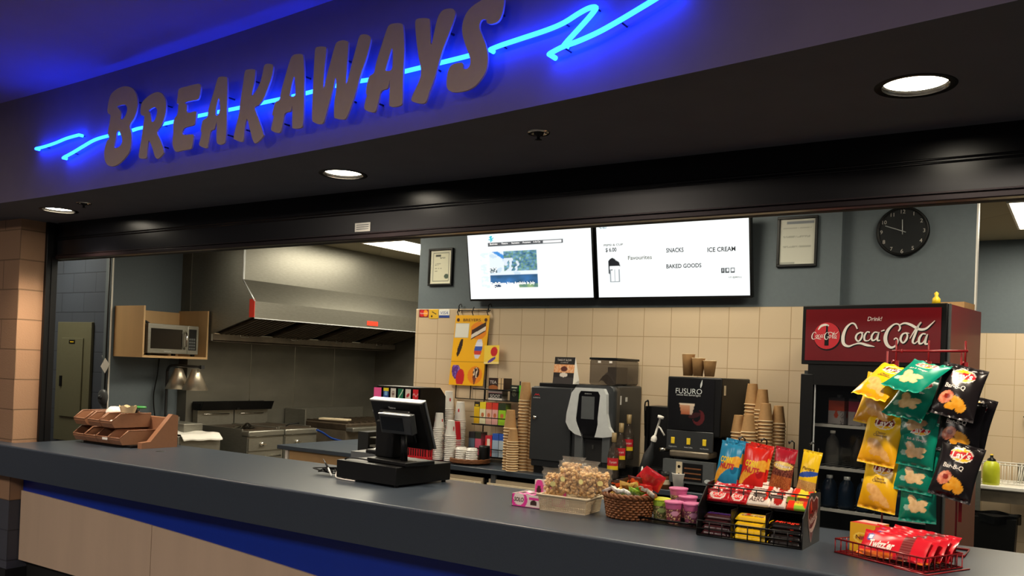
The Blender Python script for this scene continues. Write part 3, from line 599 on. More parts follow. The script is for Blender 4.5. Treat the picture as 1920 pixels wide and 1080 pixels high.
# (kept low and behind the organizer)
m = MB('black'); m.tube(catmull([Vector(p) for p in ((-7.96, 5.52, 1.59), (-7.95, 5.50, 1.42), (-7.97, 5.48, 1.2), (-7.96, 5.5, .98))], 5), .006, 6); T(m.build('lamp_cord'), 'black cord hanging beside the heat lamp arm', 'cord')
for o in [o for o in bpy.data.objects if o.name == 'work_table']: bpy.data.objects.remove(o)
# electrical panel
t = thing('electrical_panel', 'tall olive grey electrical panel on the blue block wall', 'electrical panel', (-8.755, 5.098, 0))
m = MB('panel_olive'); m.box(-.31, .31, -.03, 0, .70, 1.93, bev=.004); m.build('box', t)
m = MB('panel_olive'); m.box(-.2, .185, -.045, -.03, .95, 1.765, bev=.004); d = m.build('door', t)
m = MB('black'); m.box(-.20, -.16, -.055, -.045, 1.26, 1.37); m.build('latch', d)
m = MB('black'); m.box(-.06, .05, -.047, -.045, 1.705, 1.745); m.use('yellow'); m.box(-.04, .03, -.048, -.047, 1.72, 1.73); m.build('rating_plate', d)
# thermostat dial + conduit + key tag at the wall corner
t = thing('wall_valve', 'round grey metal valve cover on the corner of the kitchen wall', 'valve', (-8.06, 4.99, 1.19))
m = MB('mid_grey'); m.lathe([(.0, .03), (.05, .028), (.075, .015), (.08, 0)], 24, M=RX(pi/2)); m.build('cover', t)
m = MB('dark_grey'); m.lathe([(.0, .055), (.02, .05), (.022, .03)], 14, M=RX(pi/2)); m.build('knob', t)
m = MB('dark_grey'); m.tube([(-8.035, 4.985, 2.88), (-8.035, 4.985, 1.27)], .009, 8); T(m.build('conduit'), 'thin grey conduit running down the corner of the blue wall', 'pipe')
t = thing('hanging_tag', 'small paper tag hanging beside the wood shelf', 'tag', (-8.02, 4.97, 1.50), 0)
m = MB('white'); m.box(-.05, .05, -.003, 0, -.055, .055, M=RY(.7)); m.build('tag', t); m = MB('mid_grey'); m.bar((-.03, 0, .03), (-.06, 0, .10), .004); m.build('string', t)
m = MB('white'); P = catmull([Vector(p) for p in ((-9.26, 5.07, 2.62), (-9.25, 5.07, 1.6), (-9.235, 5.07, 1.05), (-9.25, 5.07, .93), (-9.30, 5.07, .89))], 6)
m.tube(P, .017, 8); T(m.build('white_pipe'), 'thin white pipe running down the blue block wall beside the shutter rail', 'pipe')

# ---------------------------------------------------------------- beyond the clock wall: sink corner
t = thing('sink_counter', 'stainless sink counter with white edge in the room at the right', 'sink', (0, 8.0, 0))
m = MB('white'); m.box(-.75, .5, 0, .55, .80, .835, bev=.008); m.build('rim', t)
m = MB('steel_dark'); m.box(-.74, .5, .03, .55, .70, .80); m.build('basin', t)
m = MB('steel'); m.box(-.78, -.70, -.02, .03, 0, .95, bev=.005); m.use('red_tag'); m.box(-.77, -.75, -.022, -.02, .68, .71); m.build('leg', t)
m = MB('steel'); m.box(.42, .5, -.02, .03, 0, .8, bev=.005); m.build('leg', t)
m = MB('steel'); m.box(-.47, -.2, .42, .5, .835, 1.0, bev=.005); m.build('side_splash', t)
t = thing('dish_rack', 'white wire dish rack on the sink counter', 'dish rack', (-.56, 8.28, .836))
m = MB('white')
for z in (.01, .16): m.tube([(-.16, -.13, z), (.16+.03*(z > .1), -.13, z), (.16+.03*(z > .1), .13, z), (-.16, .13, z)], .005, 6, closed=True)
for k in range(9):
    x = -.16+.04*k; m.bar((x, -.13, .01), (x, -.13, .16), .003); m.bar((x, .13, .01), (x, .13, .16), .003); m.bar((x, -.13, .01), (x, .13, .01), .003)
m.build('basket', t)
m = MB('white')
for k in range(6): m.tube([(.10+.015*k, -.1+.04*k, .01), (.12+.015*k, -.1+.04*k, .15)], .003, 5)
m.build('plate_divider', t)
t = thing('squeeze_bottle', 'yellow-green squeeze bottle with black cap on the sink counter', 'bottle', (-.635, 8.08, .836))
m = MB('yellow_green'); m.lathe([(.0, 0), (.06, 0), (.064, .02), (.062, .13), (.055, .17), (.03, .19)], 24); m.build('body', t)
m = MB('black'); m.lathe([(.032, .188), (.03, .205), (.012, .215), (.012, .235)], 16); m.use('yellow'); m.lathe([(.012, .235), (.01, .245), (0, .246)], 12); m.build('cap', t)
t = thing('trash_bin', 'black bin with a plastic liner under the sink counter', 'bin', (-.58, 7.80, 0))
m = MB('black'); m.prism([(-.13, .02), (.13, .02), (.155, .62), (-.155, .62)], .26, TR(0, -.13, 0)); m.build('body', t)
m = MB('black_gloss'); m.smooth = True
m.grid(lambda u, v: Vector(((.158+.006*sin(40*u))*(1 if abs(cos(2*pi*u)) > 2 else cos(2*pi*u))*1.12, .15*sin(2*pi*u), .58+.06*v+.006*sin(31*u))), 40, 4)
m.build('liner', t)
t = thing('wall_hook_tool', 'black handled utensil hanging on the tiles at the right edge', 'utensil', (-.44, 8.6, 1.33), 0)
m = MB('black'); m.bar((0, 0, .06), (.07, 0, -.08), .014, 8); m.build('handle', t); m = MB('steel'); m.bar((.07, 0, -.08), (.12, 0, -.18), .008, 6); m.build('shaft', t)


# ---------------------------------------------------------------- art helpers
def ell(u, v, a, b, ra, rb, rot=0):
    x, y = u-a, v-b
    if rot: x, y = x*cos(rot)+y*sin(rot), -x*sin(rot)+y*cos(rot)
    return (x/ra)**2+(y/rb)**2 < 1
def rec(u, v, a, b, c, d): return a < u < c and b < v < d
def H(h): h = h.lstrip('#'); return tuple(int(h[i:i+2], 16)/255 for i in (0, 2, 4))
def mixc(a, b, t): t = max(0, min(1, t)); return tuple(a[i]*(1-t)+b[i]*t for i in range(3))
from mathutils import noise as _noise
def nz(u, v, k=1): return min(1, max(0, .5+.75*_noise.noise(Vector((u*k*4.5, v*k*4.5, .37*k)))+.3*_noise.noise(Vector((u*k*10, v*k*10, 2.1)))))

# ---------------------------------------------------------------- back wall: screens, frames, clock
def screen(label, cx, w, art, nu, nv, words=()):
    # tilted forward: bottom edge at Y 5.60, top edge at Y 5.51
    h = .545; tilt = math.atan2(.088, h-.02)
    t = thing('wall_screen', label, 'screen', (cx, 5.585, 2.143), 0, 'menu screens above the tiles')
    M = Matrix.Rotation(tilt, 4, 'X')
    m = MB('black'); m.box(-w/2, w/2, 0, .045, 0, h, bev=.004, M=M); m.build('housing', t)
    e = .012
    m = MB('screen_print'); m.smooth = False
    m.grid(lambda u, v: M @ Vector((-w/2+e+(w-2*e)*u, -.001, e+.004+(h-2*e)*v)), nu, nv, art, False)
    for txt, mt, x, z, hh, ww in words:
        m.use(mt); m.text(txt, M @ FRONT(x, -.0022, z), hh, ww, 0, .018)
    m.build('display', t)
    m = MB('black_matte'); m.box(-.12, .12, .03, .075, .15, .35); m.build('wall_bracket', t)
    return t
mat('ink', '#1e2430', .6, noise=0); mat('ink_light', '#8f979d', .6, noise=0); mat('ink_white', '#ffffff', .6, noise=0, emit='#ffffff', es=1.0)
def art1(u, v):
    W = (.98, 1, 1)
    if rec(u, v, .175, .775, .785, .832) : return (1, 1, 1) if rec(u, v, .63, .785, .775, .822) else H('#57595c')
    if ell(u, v, .205, .885, .022, .042): return (1, 1, 1) if (math.floor(math.atan2(v-.885, (u-.205)*2)*6/pi) % 2 and (abs(u-.205) > .006)) else H('#25c3d6')
    if rec(u, v, .18, .16, .575, .70):
        if rec(u, v, .18, .22, .575, .345) : return mixc(H('#3b78b8'), H('#274d68'), nz(u, v, 2)) if v < .34 else H('#2c5a86')
        if rec(u, v, .30, .40, .575, .70):
            c = mixc(H('#8fc0de'), H('#2e5a78'), nz(u, v, 6)); c = mixc(c, H('#7ba76a'), .6 if nz(u, v, 11) > .62 else 0)
            if u < .44 and v < .6 and nz(u*2, v, 3) > .5: c = H('#dfeaf5')
            return c
        if abs((v-.62)+1.2*(u-.29)) < .03 and u < .34: return H('#3f8fdc')
        if u < .24 and .38 < v < .46: return H('#3a5560') if nz(u, v, 20) > .45 else W
        if v < .22: return mixc(H('#9dbb7a'), H('#55807a'), nz(u, v, 5)) if u > .42 else (H('#1d3a5c') if ell(u, v, .24, .18, .03, .035) else W)
        return H('#e9f4fb') if nz(u, v, 3) > .3 else H('#cfe3f0')
    if rec(u, v, .10, .16, .175, .68): return mixc(W, H('#d6ecec'), .6 if nz(u, v, 6) > .5 else 0)
    return W
def art2(u, v):
    W = (.98, 1, 1)
    if v < .42 and v > .2 and .085 < u < .155:
        if v > .38: return W
        if abs(((u-.085) % .0145)-.007) < .0016 or u < .09 or u > .15: return H('#9aa1a6')
        if v < .215: return H('#7b8187')
    if ell(u, v, .117, .43, .042, .075) or ell(u, v, .105, .46, .03, .07): return H('#11151d') if v > .37+.03*sin(60*u) else W
    if ell(u, v, .085, .36, .010, .05): return H('#11151d')
    if v > .93 and abs((u-.045)-(v-.96)*.6*0) < .03 and nz(u, v, 15) > .55: return H('#9ab0b8')
    for k, a in enumerate((.838, .866, .898)):
        if rec(u, v, a-.012, .285, a+.012, .35): return W if abs(u-a) < .003+.003*k and .30 < v < .34 else H('#30353b')
    return W
screen('left wall screen showing a web page with a photo banner', -3.535, 1.115, art1, 180, 90,
       [('PayByPhone Now Available In July', 'ink_white', -.145, .135, .022, .40), ('Download the App', 'ink_white', -.20, .105, .022, .23),
        ('Business', 'ink_white', -.30, .437, .012, .07), ('Theatre', 'ink_white', -.20, .437, .012, .06), ('Recreation', 'ink_white', -.10, .437, .012, .07), ('Programs', 'ink_white', 0, .437, .012, .07), ('In the City', 'ink_white', .09, .437, .012, .06)])
screen('right wall screen listing snacks, baked goods and ice cream', -2.395, 1.125, art2, 240, 110,
       [('$ 6.00', 'ink', -.44, .352, .028, .085), ('SNACKS', 'ink', .04, .330, .030, .125), ('ICE CREAM', 'ink', .365, .322, .030, .19), ('BAKED GOODS', 'ink', .10, .222, .028, .25),
        ('Favourites', 'ink_light', -.22, .29, .028, .18), ('PEPSI & CUP', 'ink_light', -.42, .385, .014, .15), ('US @MALL', 'ink_light', .455, .137, .010, .09)])

def frame(label, x0, x1, z0, z1, art, nu, nv, Y=5.668):
    t = thing('picture_frame', label, 'picture frame', ((x0+x1)/2, Y, (z0+z1)/2)); w, h, b = (x1-x0)/2, (z1-z0)/2, .016
    m = MB('black')
    for q in ((-w, w, -.022, 0, h-b, h), (-w, w, -.022, 0, -h, -h+b), (-w, -w+b, -.022, 0, -h+b, h-b), (w-b, w, -.022, 0, -h+b, h-b)): m.box(*q, bev=.002)
    m.box(-w+.004, w-.004, -.004, -.001, -h+.004, h-.004); m.build('frame', t)
    m = MB('paper_print'); m.grid(lambda u, v: Vector((-w+b+(2*w-2*b)*u, -.008, -h+b+(2*h-2*b)*v)), nu, nv, art, False); m.build('certificate', t)
def cert1(u, v):
    P = H('#dcd9c0')
    if not rec(u, v, .1, .07, .9, .93): return H('#e5e2cc')
    if not rec(u, v, .13, .09, .87, .91): return H('#6d7163')
    if rec(u, v, .24, .80, .48, .87): return H('#3d4038')
    if rec(u, v, .42, .74, .70, .79) and nz(u, v, 14) > .4: return H('#7b7c6c')
    if ell(u, v, .77, .22, .10, .075): return H('#4a5b4c')
    for a, b, c in ((.60, .22, .5), (.56, .22, .5), (.46, .2, .55), (.38, .2, .35)):
        if abs(v-a) < .012 and b < u < c and nz(u, v, 22) > .35: return H('#8b8a78')
    return P
def cert2(u, v):
    P = H('#c9c8bb')
    if rec(u, v, .0, .0, .45, .06): return H('#999a92')
    if rec(u, v, .18, .88, .97, .95): return H('#7f848a')
    for a in (.83, .80, .62, .60, .57, .55, .40, .38): 
        if abs(v-a) < .008 and .08 < u < .9 and nz(u, v, 25) > .3: return H('#a5a498')
    return P
frame('small black framed certificate with a dark seal, left of the screens', -4.58, -4.332, 2.28, 2.587, cert1, 40, 50)
frame('black framed printed letter hanging between the right screen and the clock', -1.703, -1.449, 2.345, 2.668, cert2, 40, 50)
# clock
cx, cy, cz, cr = -.963, 5.738, 2.548, .150
t = thing('wall_clock', 'round black wall clock with white numerals above the drinks cooler', 'clock', (cx, cy, cz))
m = MB('black'); m.lathe([(.0, .002), (cr, .002), (cr, .03), (cr-.008, .036), (cr-.016, .03)], 64, M=RX(pi/2)); m.build('case', t)
m = MB('dark_grey'); m.lathe([(0, .024), (cr-.014, .024)], 64, M=RX(pi/2))
m.use('logo_white')
for k in range(1, 13):
    a = pi/2-k*pi/6; R = cr*.80; m.text(str(k), FRONT(R*cos(a), -.0245, R*sin(a)), .024 if k != 6 else .026)
for k in range(60):
    a = k*pi/30; m.bar((cr*.93*cos(a)*.96, -.0245, cr*.93*sin(a)*.96), (cr*.93*cos(a)*.985, -.0245, cr*.93*sin(a)*.985), .0006, 4)
m.build('dial', t)
m = MB('silver'); a = pi-.36; m.bar((.02*cos(a+pi), -.027, .02*sin(a+pi)), (.105*cos(a), -.027, .105*sin(a)), .0028, 6); T(m.build('minute_hand', t), 'silver minute hand')
m = MB('silver'); a = pi/2+.03; m.bar((.02*cos(a+pi), -.029, .02*sin(a+pi)), (.07*cos(a), -.029, .07*sin(a)), .0032, 6); T(m.build('hour_hand', t), 'silver hour hand')
m = MB('glass'); m.lathe([(0, .036), (cr*.5, .0355), (cr-.012, .033)], 48, M=RX(pi/2)); m.build('glass', t)
# card stickers
def sticker(label, x0, x1, z0, z1, art, words=()):
    m = MB('card_print'); m.grid(lambda u, v: Vector((x0+(x1-x0)*u, 5.6585-.0, z0+(z1-z0)*v)), 40, 30, art, False)
    m.use('logo_white'); m.box(x0, x1, 5.6588, 5.6615, z0, z1)
    for txt, mt, x, z, hh, ww, sh in words: m.use(mt); m.text(txt, FRONT(x, 5.6575, z), hh, ww, sh)
    T(m.build('card_sticker'), label, 'sticker', 'payment card stickers on the tiles')
mat('ink_blue', '#1a3f9c', .5, noise=0); mat('ink_red', '#c41f2c', .5, noise=0); mat('ink_yellow', '#f4d024', .5, noise=0); mat('ink_brown', '#4a2415', .5, noise=0)
sticker('red and orange payment card sticker at the left end of the tiles', -4.665, -4.565, 2.022, 2.086, lambda u, v: H('#d5202a') if ell(u, v, .33, .5, .27, .42) and not ell(u, v, .67, .5, .2, .42) else H('#f49a22') if ell(u, v, .67, .5, .27, .42) else H('#8a1a22'), [('MasterCard', 'logo_white', -4.615, 2.054, .014, .075, .1)])
sticker('yellow debit card sticker between the two other card stickers', -4.56, -4.462, 2.010, 2.086, lambda u, v: H('#2a241c') if (abs(v-.62-.12*sin(6*u)) < .05 and .3 < u < .8) or ell(u, v, .3, .25, .09, .12) else H('#e3b52c'))
sticker('white and blue payment card sticker beside the hanging poster', -4.455, -4.348, 2.018, 2.086, lambda u, v: H('#1f3f92') if v < .3 else H('#f0efe8'), [('VISA', 'ink_blue', -4.40, 2.058, .026, .085, .25)])

# ---------------------------------------------------------------- ice cream board on wire rack
t = thing('price_board', 'yellow ice cream price board hanging on a black wire rack on the tiles', 'poster', (0, 5.66, 0))
m = MB('black')
for x, dx in ((-4.235, 0), (-4.09, 0), (-3.945, 0)): m.tube([(x, -.02, 2.10), (x, -.045, 2.06), (x-.005, -.012, 2.02), (x-.01, -.012, 1.37)], .004, 6)
for z in (2.075, 1.37): m.tube([(-4.245, -.012, z), (-3.935, -.012, z)], .004, 6)
for x in (-4.235, -3.945): m.tube(catmull([Vector(p) for p in ((x, -.02, 2.06), (x-.005, -.02, 2.11), (x+.015, -.02, 2.125), (x+.025, -.02, 2.10))], 4), .004, 6)
m.build('wire_rack', t)
Yb = -.026
def quadP(a, b, c, d, y): return lambda u, v: Vector((a[0]*(1-u)*(1-v)+b[0]*u*(1-v)+c[0]*u*v+d[0]*(1-u)*v, y, a[1]*(1-u)*(1-v)+b[1]*u*(1-v)+c[1]*u*v+d[1]*(1-u)*v))
BA, BB, BC, BD = (-4.309, 1.475), (-3.974, 1.477), (-3.93, 2.036), (-4.262, 2.036)
def boardart(u, v):
    Y = H('#f6b514')
    def prod(cu, cv, kind, u=u, v=v):
        if abs(u-cu) > .23 or abs(v-cv) > .135: return None
        q_ = .80 if kind in ('cone', 'sand') else .66; u = cu+(u-cu)*q_; v = cv+(v-cv)*q_; x, y = (u-cu), (v-cv)
        if kind == 'sand':
            if abs(x) < .16 and abs(y-.3*x) < .055: return H('#e9ddd0') if abs(y-.3*x+.02) < .022 else H('#3a2016')
            if ell(u, v, cu, cv, .2, .1): return H('#f08a1c')
        if kind == 'bar': 
            if ell(u, v, cu, cv+.01, .035, .095, -.45): return H('#2c1610')
        if kind == 'pop':
            if ell(u, v, cu+.03, cv, .07, .10, -.35): return [H('#d9d7e8'), H('#d8402e'), H('#3a58b8'), H('#e8e8f4')][int((v-cv+.1)*24) % 4]
        if kind == 'pop2':
            if ell(u, v, cu+.05, cv-.03, .08, .085, -.5): return H('#c9202a')
            if ell(u, v, cu-.04, cv+.03, .09, .07, -.5): return H('#5a2f8c') if nz(u, v, 9) > .3 else H('#8f6bc0')
        if kind == 'cone':
            if ell(u, v, cu+.03, cv+.03, .075, .06): return H('#3a1c12') if nz(u, v, 5) > .4 else H('#e8d8c0')
            if y < -.01 and abs(x) < .05*(y+.12)/.1: return H('#7a3a30')
            if ell(u, v, cu, cv, .17, .1): return H('#f08a1c')
        return None
    if rec(u, v, .02, .68, .44, .885): return H('#e9e6dc') if rec(u, v, .035, .69, .425, .875) else H('#c9c4b4')     # plain white panel
    for a in ((.72, .78, 'sand'), (.22, .475+.05, 'bar'), (.72, .475+.05, 'pop'), (.24, .15, 'pop2'), (.74, .15, 'cone')):
        c = prod(*a)
        if c: return c
    if abs(v-.64) < .003 or abs(v-.335) < .004 or (abs(u-.48) < .005 and .03 < v < .64): return H('#b97f10')
    return Y
m = MB('card_print'); m.grid(quadP(BA, BB, BC, BD, Yb), 70, 110, boardart, False); m.use('yellow'); 
m.poly([(BA[0], Yb+.004, BA[1]), (BD[0], Yb+.004, BD[1]), (BC[0], Yb+.004, BC[1]), (BB[0], Yb+.004, BB[1])])
m.use('ink_brown'); m.text('BREYERS', FRONT(-4.10, Yb-.002, 1.998), .022, .17)
for x in (-4.235, -3.965): m.disc(FRONT(x, Yb-.002, 1.998), .014, .014)
m.build('poster_panel', t)
m = MB('card_print'); m.grid(lambda u, v: Vector((-3.968+.155*u, Yb-.004-.02*u*u, 1.652+.008*u+.145*v-.004*u)), 30, 30, lambda u, v: H('#c9202a') if ell(u, v, .65, .66, .23, .26, -.3) else H('#5a3f9c') if ell(u, v, .5, .22, .3, .08, .5) else H('#f6d34a') if v > .1 else H('#f3d98a'), False)
T(m.build('side_card', t), 'small yellow card with a red ice pop')

# ---------------------------------------------------------------- drinks cooler
t = thing('drinks_cooler', 'tall black glass-door drinks cooler with a red lit-style header sign', 'refrigerator', (-.614, 4.997, 0), -radians(9))
W_, D_, Ht = .775, .60, 2.05
m = MB('black'); m.box(-W_, 0, .0, .03, 1.715, Ht, bev=.004); m.box(-W_+.05, 0, .03, D_, 1.68, Ht-.02); m.box(-W_+.04, -.0, .005, D_, 1.655, 1.72); m.build('header_box', t)
m = MB('fridge_red'); m.box(-W_+.022, -.028, -.004, .0, 1.738, Ht-.022)
sg = m.build('sign_face', t)
m = MB('fridge_side'); m.box(.0, .006, .045, D_, .08, Ht-.004); m.use('mid_grey'); m.box(0, .007, .02, .045, .08, Ht-.002); T(m.build('side_panel', t), 'dull red glossy side panel')
m = MB('dark_grey'); m.box(-W_, -W_+.03, .05, D_, .08, 1.68); m.box(-W_, 0, D_-.03, D_, .08, 1.68); m.box(-.03, 0, .05, D_, .08, 1.68); m.box(-W_, 0, .03, D_, .02, .12); m.build('cabinet_shell', t)
m = MB('black'); m.box(-W_, -W_+.075, -.0, .045, .10, 1.66, bev=.004); m.box(-.075, 0, 0, .045, .10, 1.66, bev=.004); m.box(-W_+.075, -.075, 0, .045, 1.60, 1.66); m.box(-W_+.075, -.075, 0, .045, .10, .80, bev=.004); d = m.build('door', t)
m = MB('glass'); m.box(-W_+.075, -.075, .018, .022, .80, 1.60); m.build('glass_pane', d)
m = MB('silver'); m.box(-W_+.08, -W_+.086, .010, .017, .8, 1.6); m.build('edge_strip', d)
SH = (1.375, 1.135, .90)
for z in SH:
    m = MB('white'); m.box(-W_+.05, -.06, .055, .072, z-.012, z+.004)
    for k in range(14): m.bar((-W_+.06+.048*k, .07, z), (-W_+.06+.048*k, .55, z), .002, 4)
    m.build('shelf', t)
m = MB('black'); m.box(-W_+.03, -.03, .3, .5, .02, .08); m.build('kick_plate', t)
# sign lettering: flowing white script and round emblem
def script(m, M, s):
    st = [[(-1.62, .38, .05), (-1.75, .62, .07), (-1.95, .66, .06), (-2.2, .42, .10), (-2.34, 0, .14), (-2.3, -.38, .13), (-2.05, -.52, .08), (-1.75, -.42, .05), (-1.45, -.36, .08), (-1.1, -.45, .10), (-.72, -.52, .02)],
          [(-1.45, .20, .05), (-1.62, .1, .07), (-1.68, -.1, .08), (-1.55, -.26, .06), (-1.40, -.1, .07), (-1.36, .12, .06), (-1.46, .21, .05), (-1.3, .18, .03)],
          [(-.98, .2, .06), (-1.12, .22, .05), (-1.24, .02, .08), (-1.22, -.2, .07), (-1.05, -.22, .04), (-.92, -.1, .03)],
          [(-.58, .2, .05), (-.75, .2, .05), (-.88, 0, .08), (-.84, -.2, .07), (-.68, -.15, .05), (-.58, .05, .05), (-.52, .22, .05), (-.58, -.02, .08), (-.58, -.2, .07), (-.45, -.2, .04)],
          [(-.42, .26, .04), (-.25, .32, .05)],
          [(.42, .26, .05), (.50, .42, .07), (.42, .6, .06), (.2, .6, .06), (-.08, .32, .11), (-.2, -.08, .15), (-.1, -.42, .13), (.12, -.56, .09), (.35, -.42, .06), (.42, -.2, .05), (.32, -.08, .05), (.22, -.16, .05)],
          [(.45, .55, .05), (.7, .66, .07), (1.0, .58, .10), (1.4, .36, .10), (1.7, .38, .08), (1.95, .6, .05), (2.12, .78, .02)],
          [(.78, .18, .05), (.62, .1, .07), (.54, -.14, .09), (.66, -.32, .06), (.82, -.15, .08), (.86, .08, .06), (.78, .18, .05), (.95, .15, .03)],
          [(.98, -.1, .03), (1.2, .3, .05), (1.42, .62, .07), (1.5, .7, .05), (1.40, .6, .06), (1.22, .1, .09), (1.12, -.25, .08), (1.22, -.34, .05), (1.35, -.22, .03)],
          [(1.72, .12, .05), (1.56, .12, .06), (1.42, -.1, .09), (1.44, -.34, .08), (1.6, -.3, .05), (1.72, -.08, .05), (1.80, .12, .05), (1.72, -.14, .09), (1.72, -.36, .08), (1.88, -.34, .04)]]
    for q in st: m.ribbon([(x*s, y*s, w*s*.62) for x, y, w in q], M)
m = MB('black'); script(m, FRONT(-.285+.005, -.0045, 1.876-.006), .107)
m.use('logo_white'); script(m, FRONT(-.285, -.0052, 1.876), .107)
m.text('Drink!', FRONT(-.365, -.0052, 1.972), .024, .075, .2)
m.build('script_lettering', sg)
m = MB('ink_red'); mt = FRONT(-.628, -.005, 1.878)
m.use('black'); m.disc(FRONT(-.624, -.0045, 1.873), .079, .079); m.use('ink_red'); m.disc(mt, .075, .075)
m.use('black'); m.prism([(-.012, -.055), (.012, -.055), (.012, 0), (.005, .03), (.005, .058), (-.005, .058), (-.005, .03), (-.012, 0)], -.0006, TR(-.628, -.0052, 1.878))
m.use('logo_white'); script(m, FRONT(-.634, -.0062, 1.876), .034)
m.ribbon([(-.05, .03, .003), (-.035, .05, .006), (-.01, .058, .006), (.01, .052, .004)], FRONT(-.628, -.0058, 1.882))
T(m.build('round_emblem', sg), 'round red emblem with a bottle')
# contents
def pos(px, py, Z): return atZ(px, py, Z)
Rf = RZ(-radians(9)); F0 = Vector((-.614, 4.997, 0))
def infr(x, y, z): return F0+(Rf.to_3x3() @ Vector((x, y, 0)))+Vector((0, 0, z))
cols = ['#d9502a', '#b8244e', '#a0208a']
nm = ['orange-topped drink carton, leftmost on the top shelf of the cooler', 'crimson-topped drink carton in the middle of the cooler top shelf', 'magenta-topped drink carton behind the yellow chip bags in the cooler']
for k in range(3):
    c = H(cols[k]); x = -W_+.175+.115*k
    t = thing('drink_carton', nm[k], 'drink carton', infr(x, .14, SH[0]+.006), -radians(9), 'drink cartons in the cooler')
    m = MB('card_print')
    def ca(u, v, c=c): return H('#2a2022') if v > .93 else (c if v > .52 or (ell(u, v, .5, .36, .13, .13)) or ell(u, v, .5, .5, .05, .1) else (H('#b9b2b0') if not (u > .75 and nz(u, v, 20) > .55) else H('#77706e')))
    for q in range(4):
        Mq = RZ(q*pi/2); m.grid(lambda u, v, Mq=Mq: Mq @ Vector((-.045+.09*u, -.045, .145*v)), 24, 30, ca, False)
    m.use('black'); m.box(-.045, .045, -.045, .045, .145, .15); m.build('body', t)
    m = MB('mid_grey'); m.lathe([(.015, .15), (.015, .165), (0, .166)], 14); m.build('cap', t)
bt = [('clear drink bottle standing alone on the middle shelf of the cooler', -W_+.15, SH[1], 'glass', .20), ]
t = thing('drink_bottle', 'clear drink bottle standing on the middle shelf of the cooler', 'bottle', infr(-W_+.15, .12, SH[1]+.006), 0)
m = MB('clear_plastic'); m.lathe([(0, 0), (.036, 0), (.038, .02), (.038, .11), (.03, .15), (.013, .175), (.013, .19)], 20); m.build('body', t)
m = MB('white'); m.lathe([(.015, .185), (.015, .2), (0, .201)], 14); m.build('cap', t)
mat('dark_blue', '#0f2740', .3, noise=.1); mat('dark_label', '#173d5c', .4, noise=.1)
b0 = thing('drink_bottle', 'dark blue water bottle, leftmost on the lowest visible cooler shelf', 'bottle', infr(-W_+.14, .12, SH[2]+.006), 0, 'dark blue bottles in the cooler')
m = MB('dark_blue'); m.lathe([(0, 0), (.042, 0), (.044, .02), (.044, .10), (.036, .14), (.015, .165)], 20); m.build('body', b0)
m = MB('silver'); m.lathe([(.018, .163), (.018, .18), (0, .181)], 14); m.build('cap', b0)
for k in range(1, 6): dup(b0, infr(-W_+.14+.1*k, .12, SH[2]+.006), None, 'dark blue water bottle, %s from the left on the lowest visible cooler shelf' % ['', 'second', 'third', 'fourth', 'fifth', 'sixth'][k])
b1 = thing('drink_bottle', 'dark bottle directly right of the clear bottle on the middle cooler shelf', 'bottle', infr(-W_+.27, .18, SH[1]+.006), 0, 'dark bottles on the middle shelf')
m = MB('dark_grey'); m.lathe([(0, 0), (.034, 0), (.034, .10), (.013, .15), (.013, .165)], 18); m.build('body', b1)
m = MB('black'); m.lathe([(.015, .16), (.015, .175), (0, .176)], 12); m.build('cap', b1)
for k in range(1, 5): dup(b1, infr(-W_+.27+.085*k, .18, SH[1]+.006), None, 'dark bottle, %s from the left of the dark ones on the middle cooler shelf' % ['', 'second', 'third', 'fourth', 'fifth'][k])
# objects on top of the cooler
m = MB('yellow'); m.lathe([(0, 0), (.022, 0), (.02, .03), (.008, .045), (.012, .06), (0, .07)], 14); T(m.build('figurine', None, (-.685, 5.12, 2.052)), 'tiny yellow ornament on top of the drinks cooler', 'ornament')
m = MB('kraft'); m.box(-.16, .0, -.1, .1, 0, .035); T(m.build('cardboard_flap', None, (-.56, 5.45, 2.051), -.16), 'torn cardboard piece on top of the drinks cooler', 'cardboard')


# ---------------------------------------------------------------- back counter
t = thing('back_counter', 'grey laminate back counter below the tiles, reaching left past the tile wall', 'counter', (0, 0, 0))
m = MB('laminate'); m.box(-5.68, -1.40, 5.09, 5.655, ZB-.035, ZB, bev=.004); m.box(-5.68, -4.72, 5.655, 6.15, ZB-.035, ZB, bev=.004); m.build('worktop', t)
m = MB('wood_shelf'); m.box(-5.58, -4.05, 5.14, 5.6, .08, ZB-.035); m.use('white'); m.box(-5.61, -5.58, 5.12, 5.16, 0, ZB-.035); m.build('base_cabinet', t)
m = MB('black_matte'); m.box(-4.05, -1.42, 5.3, 5.6, .08, ZB-.035); m.box(-4.05, -1.42, 5.16, 5.6, .08, .70); m.build('recess', t)
m = MB('mid_grey')
for x in (-3.49,): m.box(x-.02, x+.02, 5.12, 5.14, .6, ZB-.035)
m.build('divider', t)
for k, (a, b) in enumerate(((-4.03, -3.58), (-3.53, -2.9), (-2.85, -2.2), (-2.15, -1.45))):
    m = MB('cream'); m.box(a, b, 5.10, 5.12, .62, .812, bev=.003); m.box(a, b, 5.125, 5.14, .60, .838); d = m.build('drawer', t)
    m = MB('silver'); m.tube([(a+.05, 5.10, .80), (a+.05, 5.075, .80), (b-.05, 5.075, .80), (b-.05, 5.10, .80)], .004, 6); m.build('handle', d)

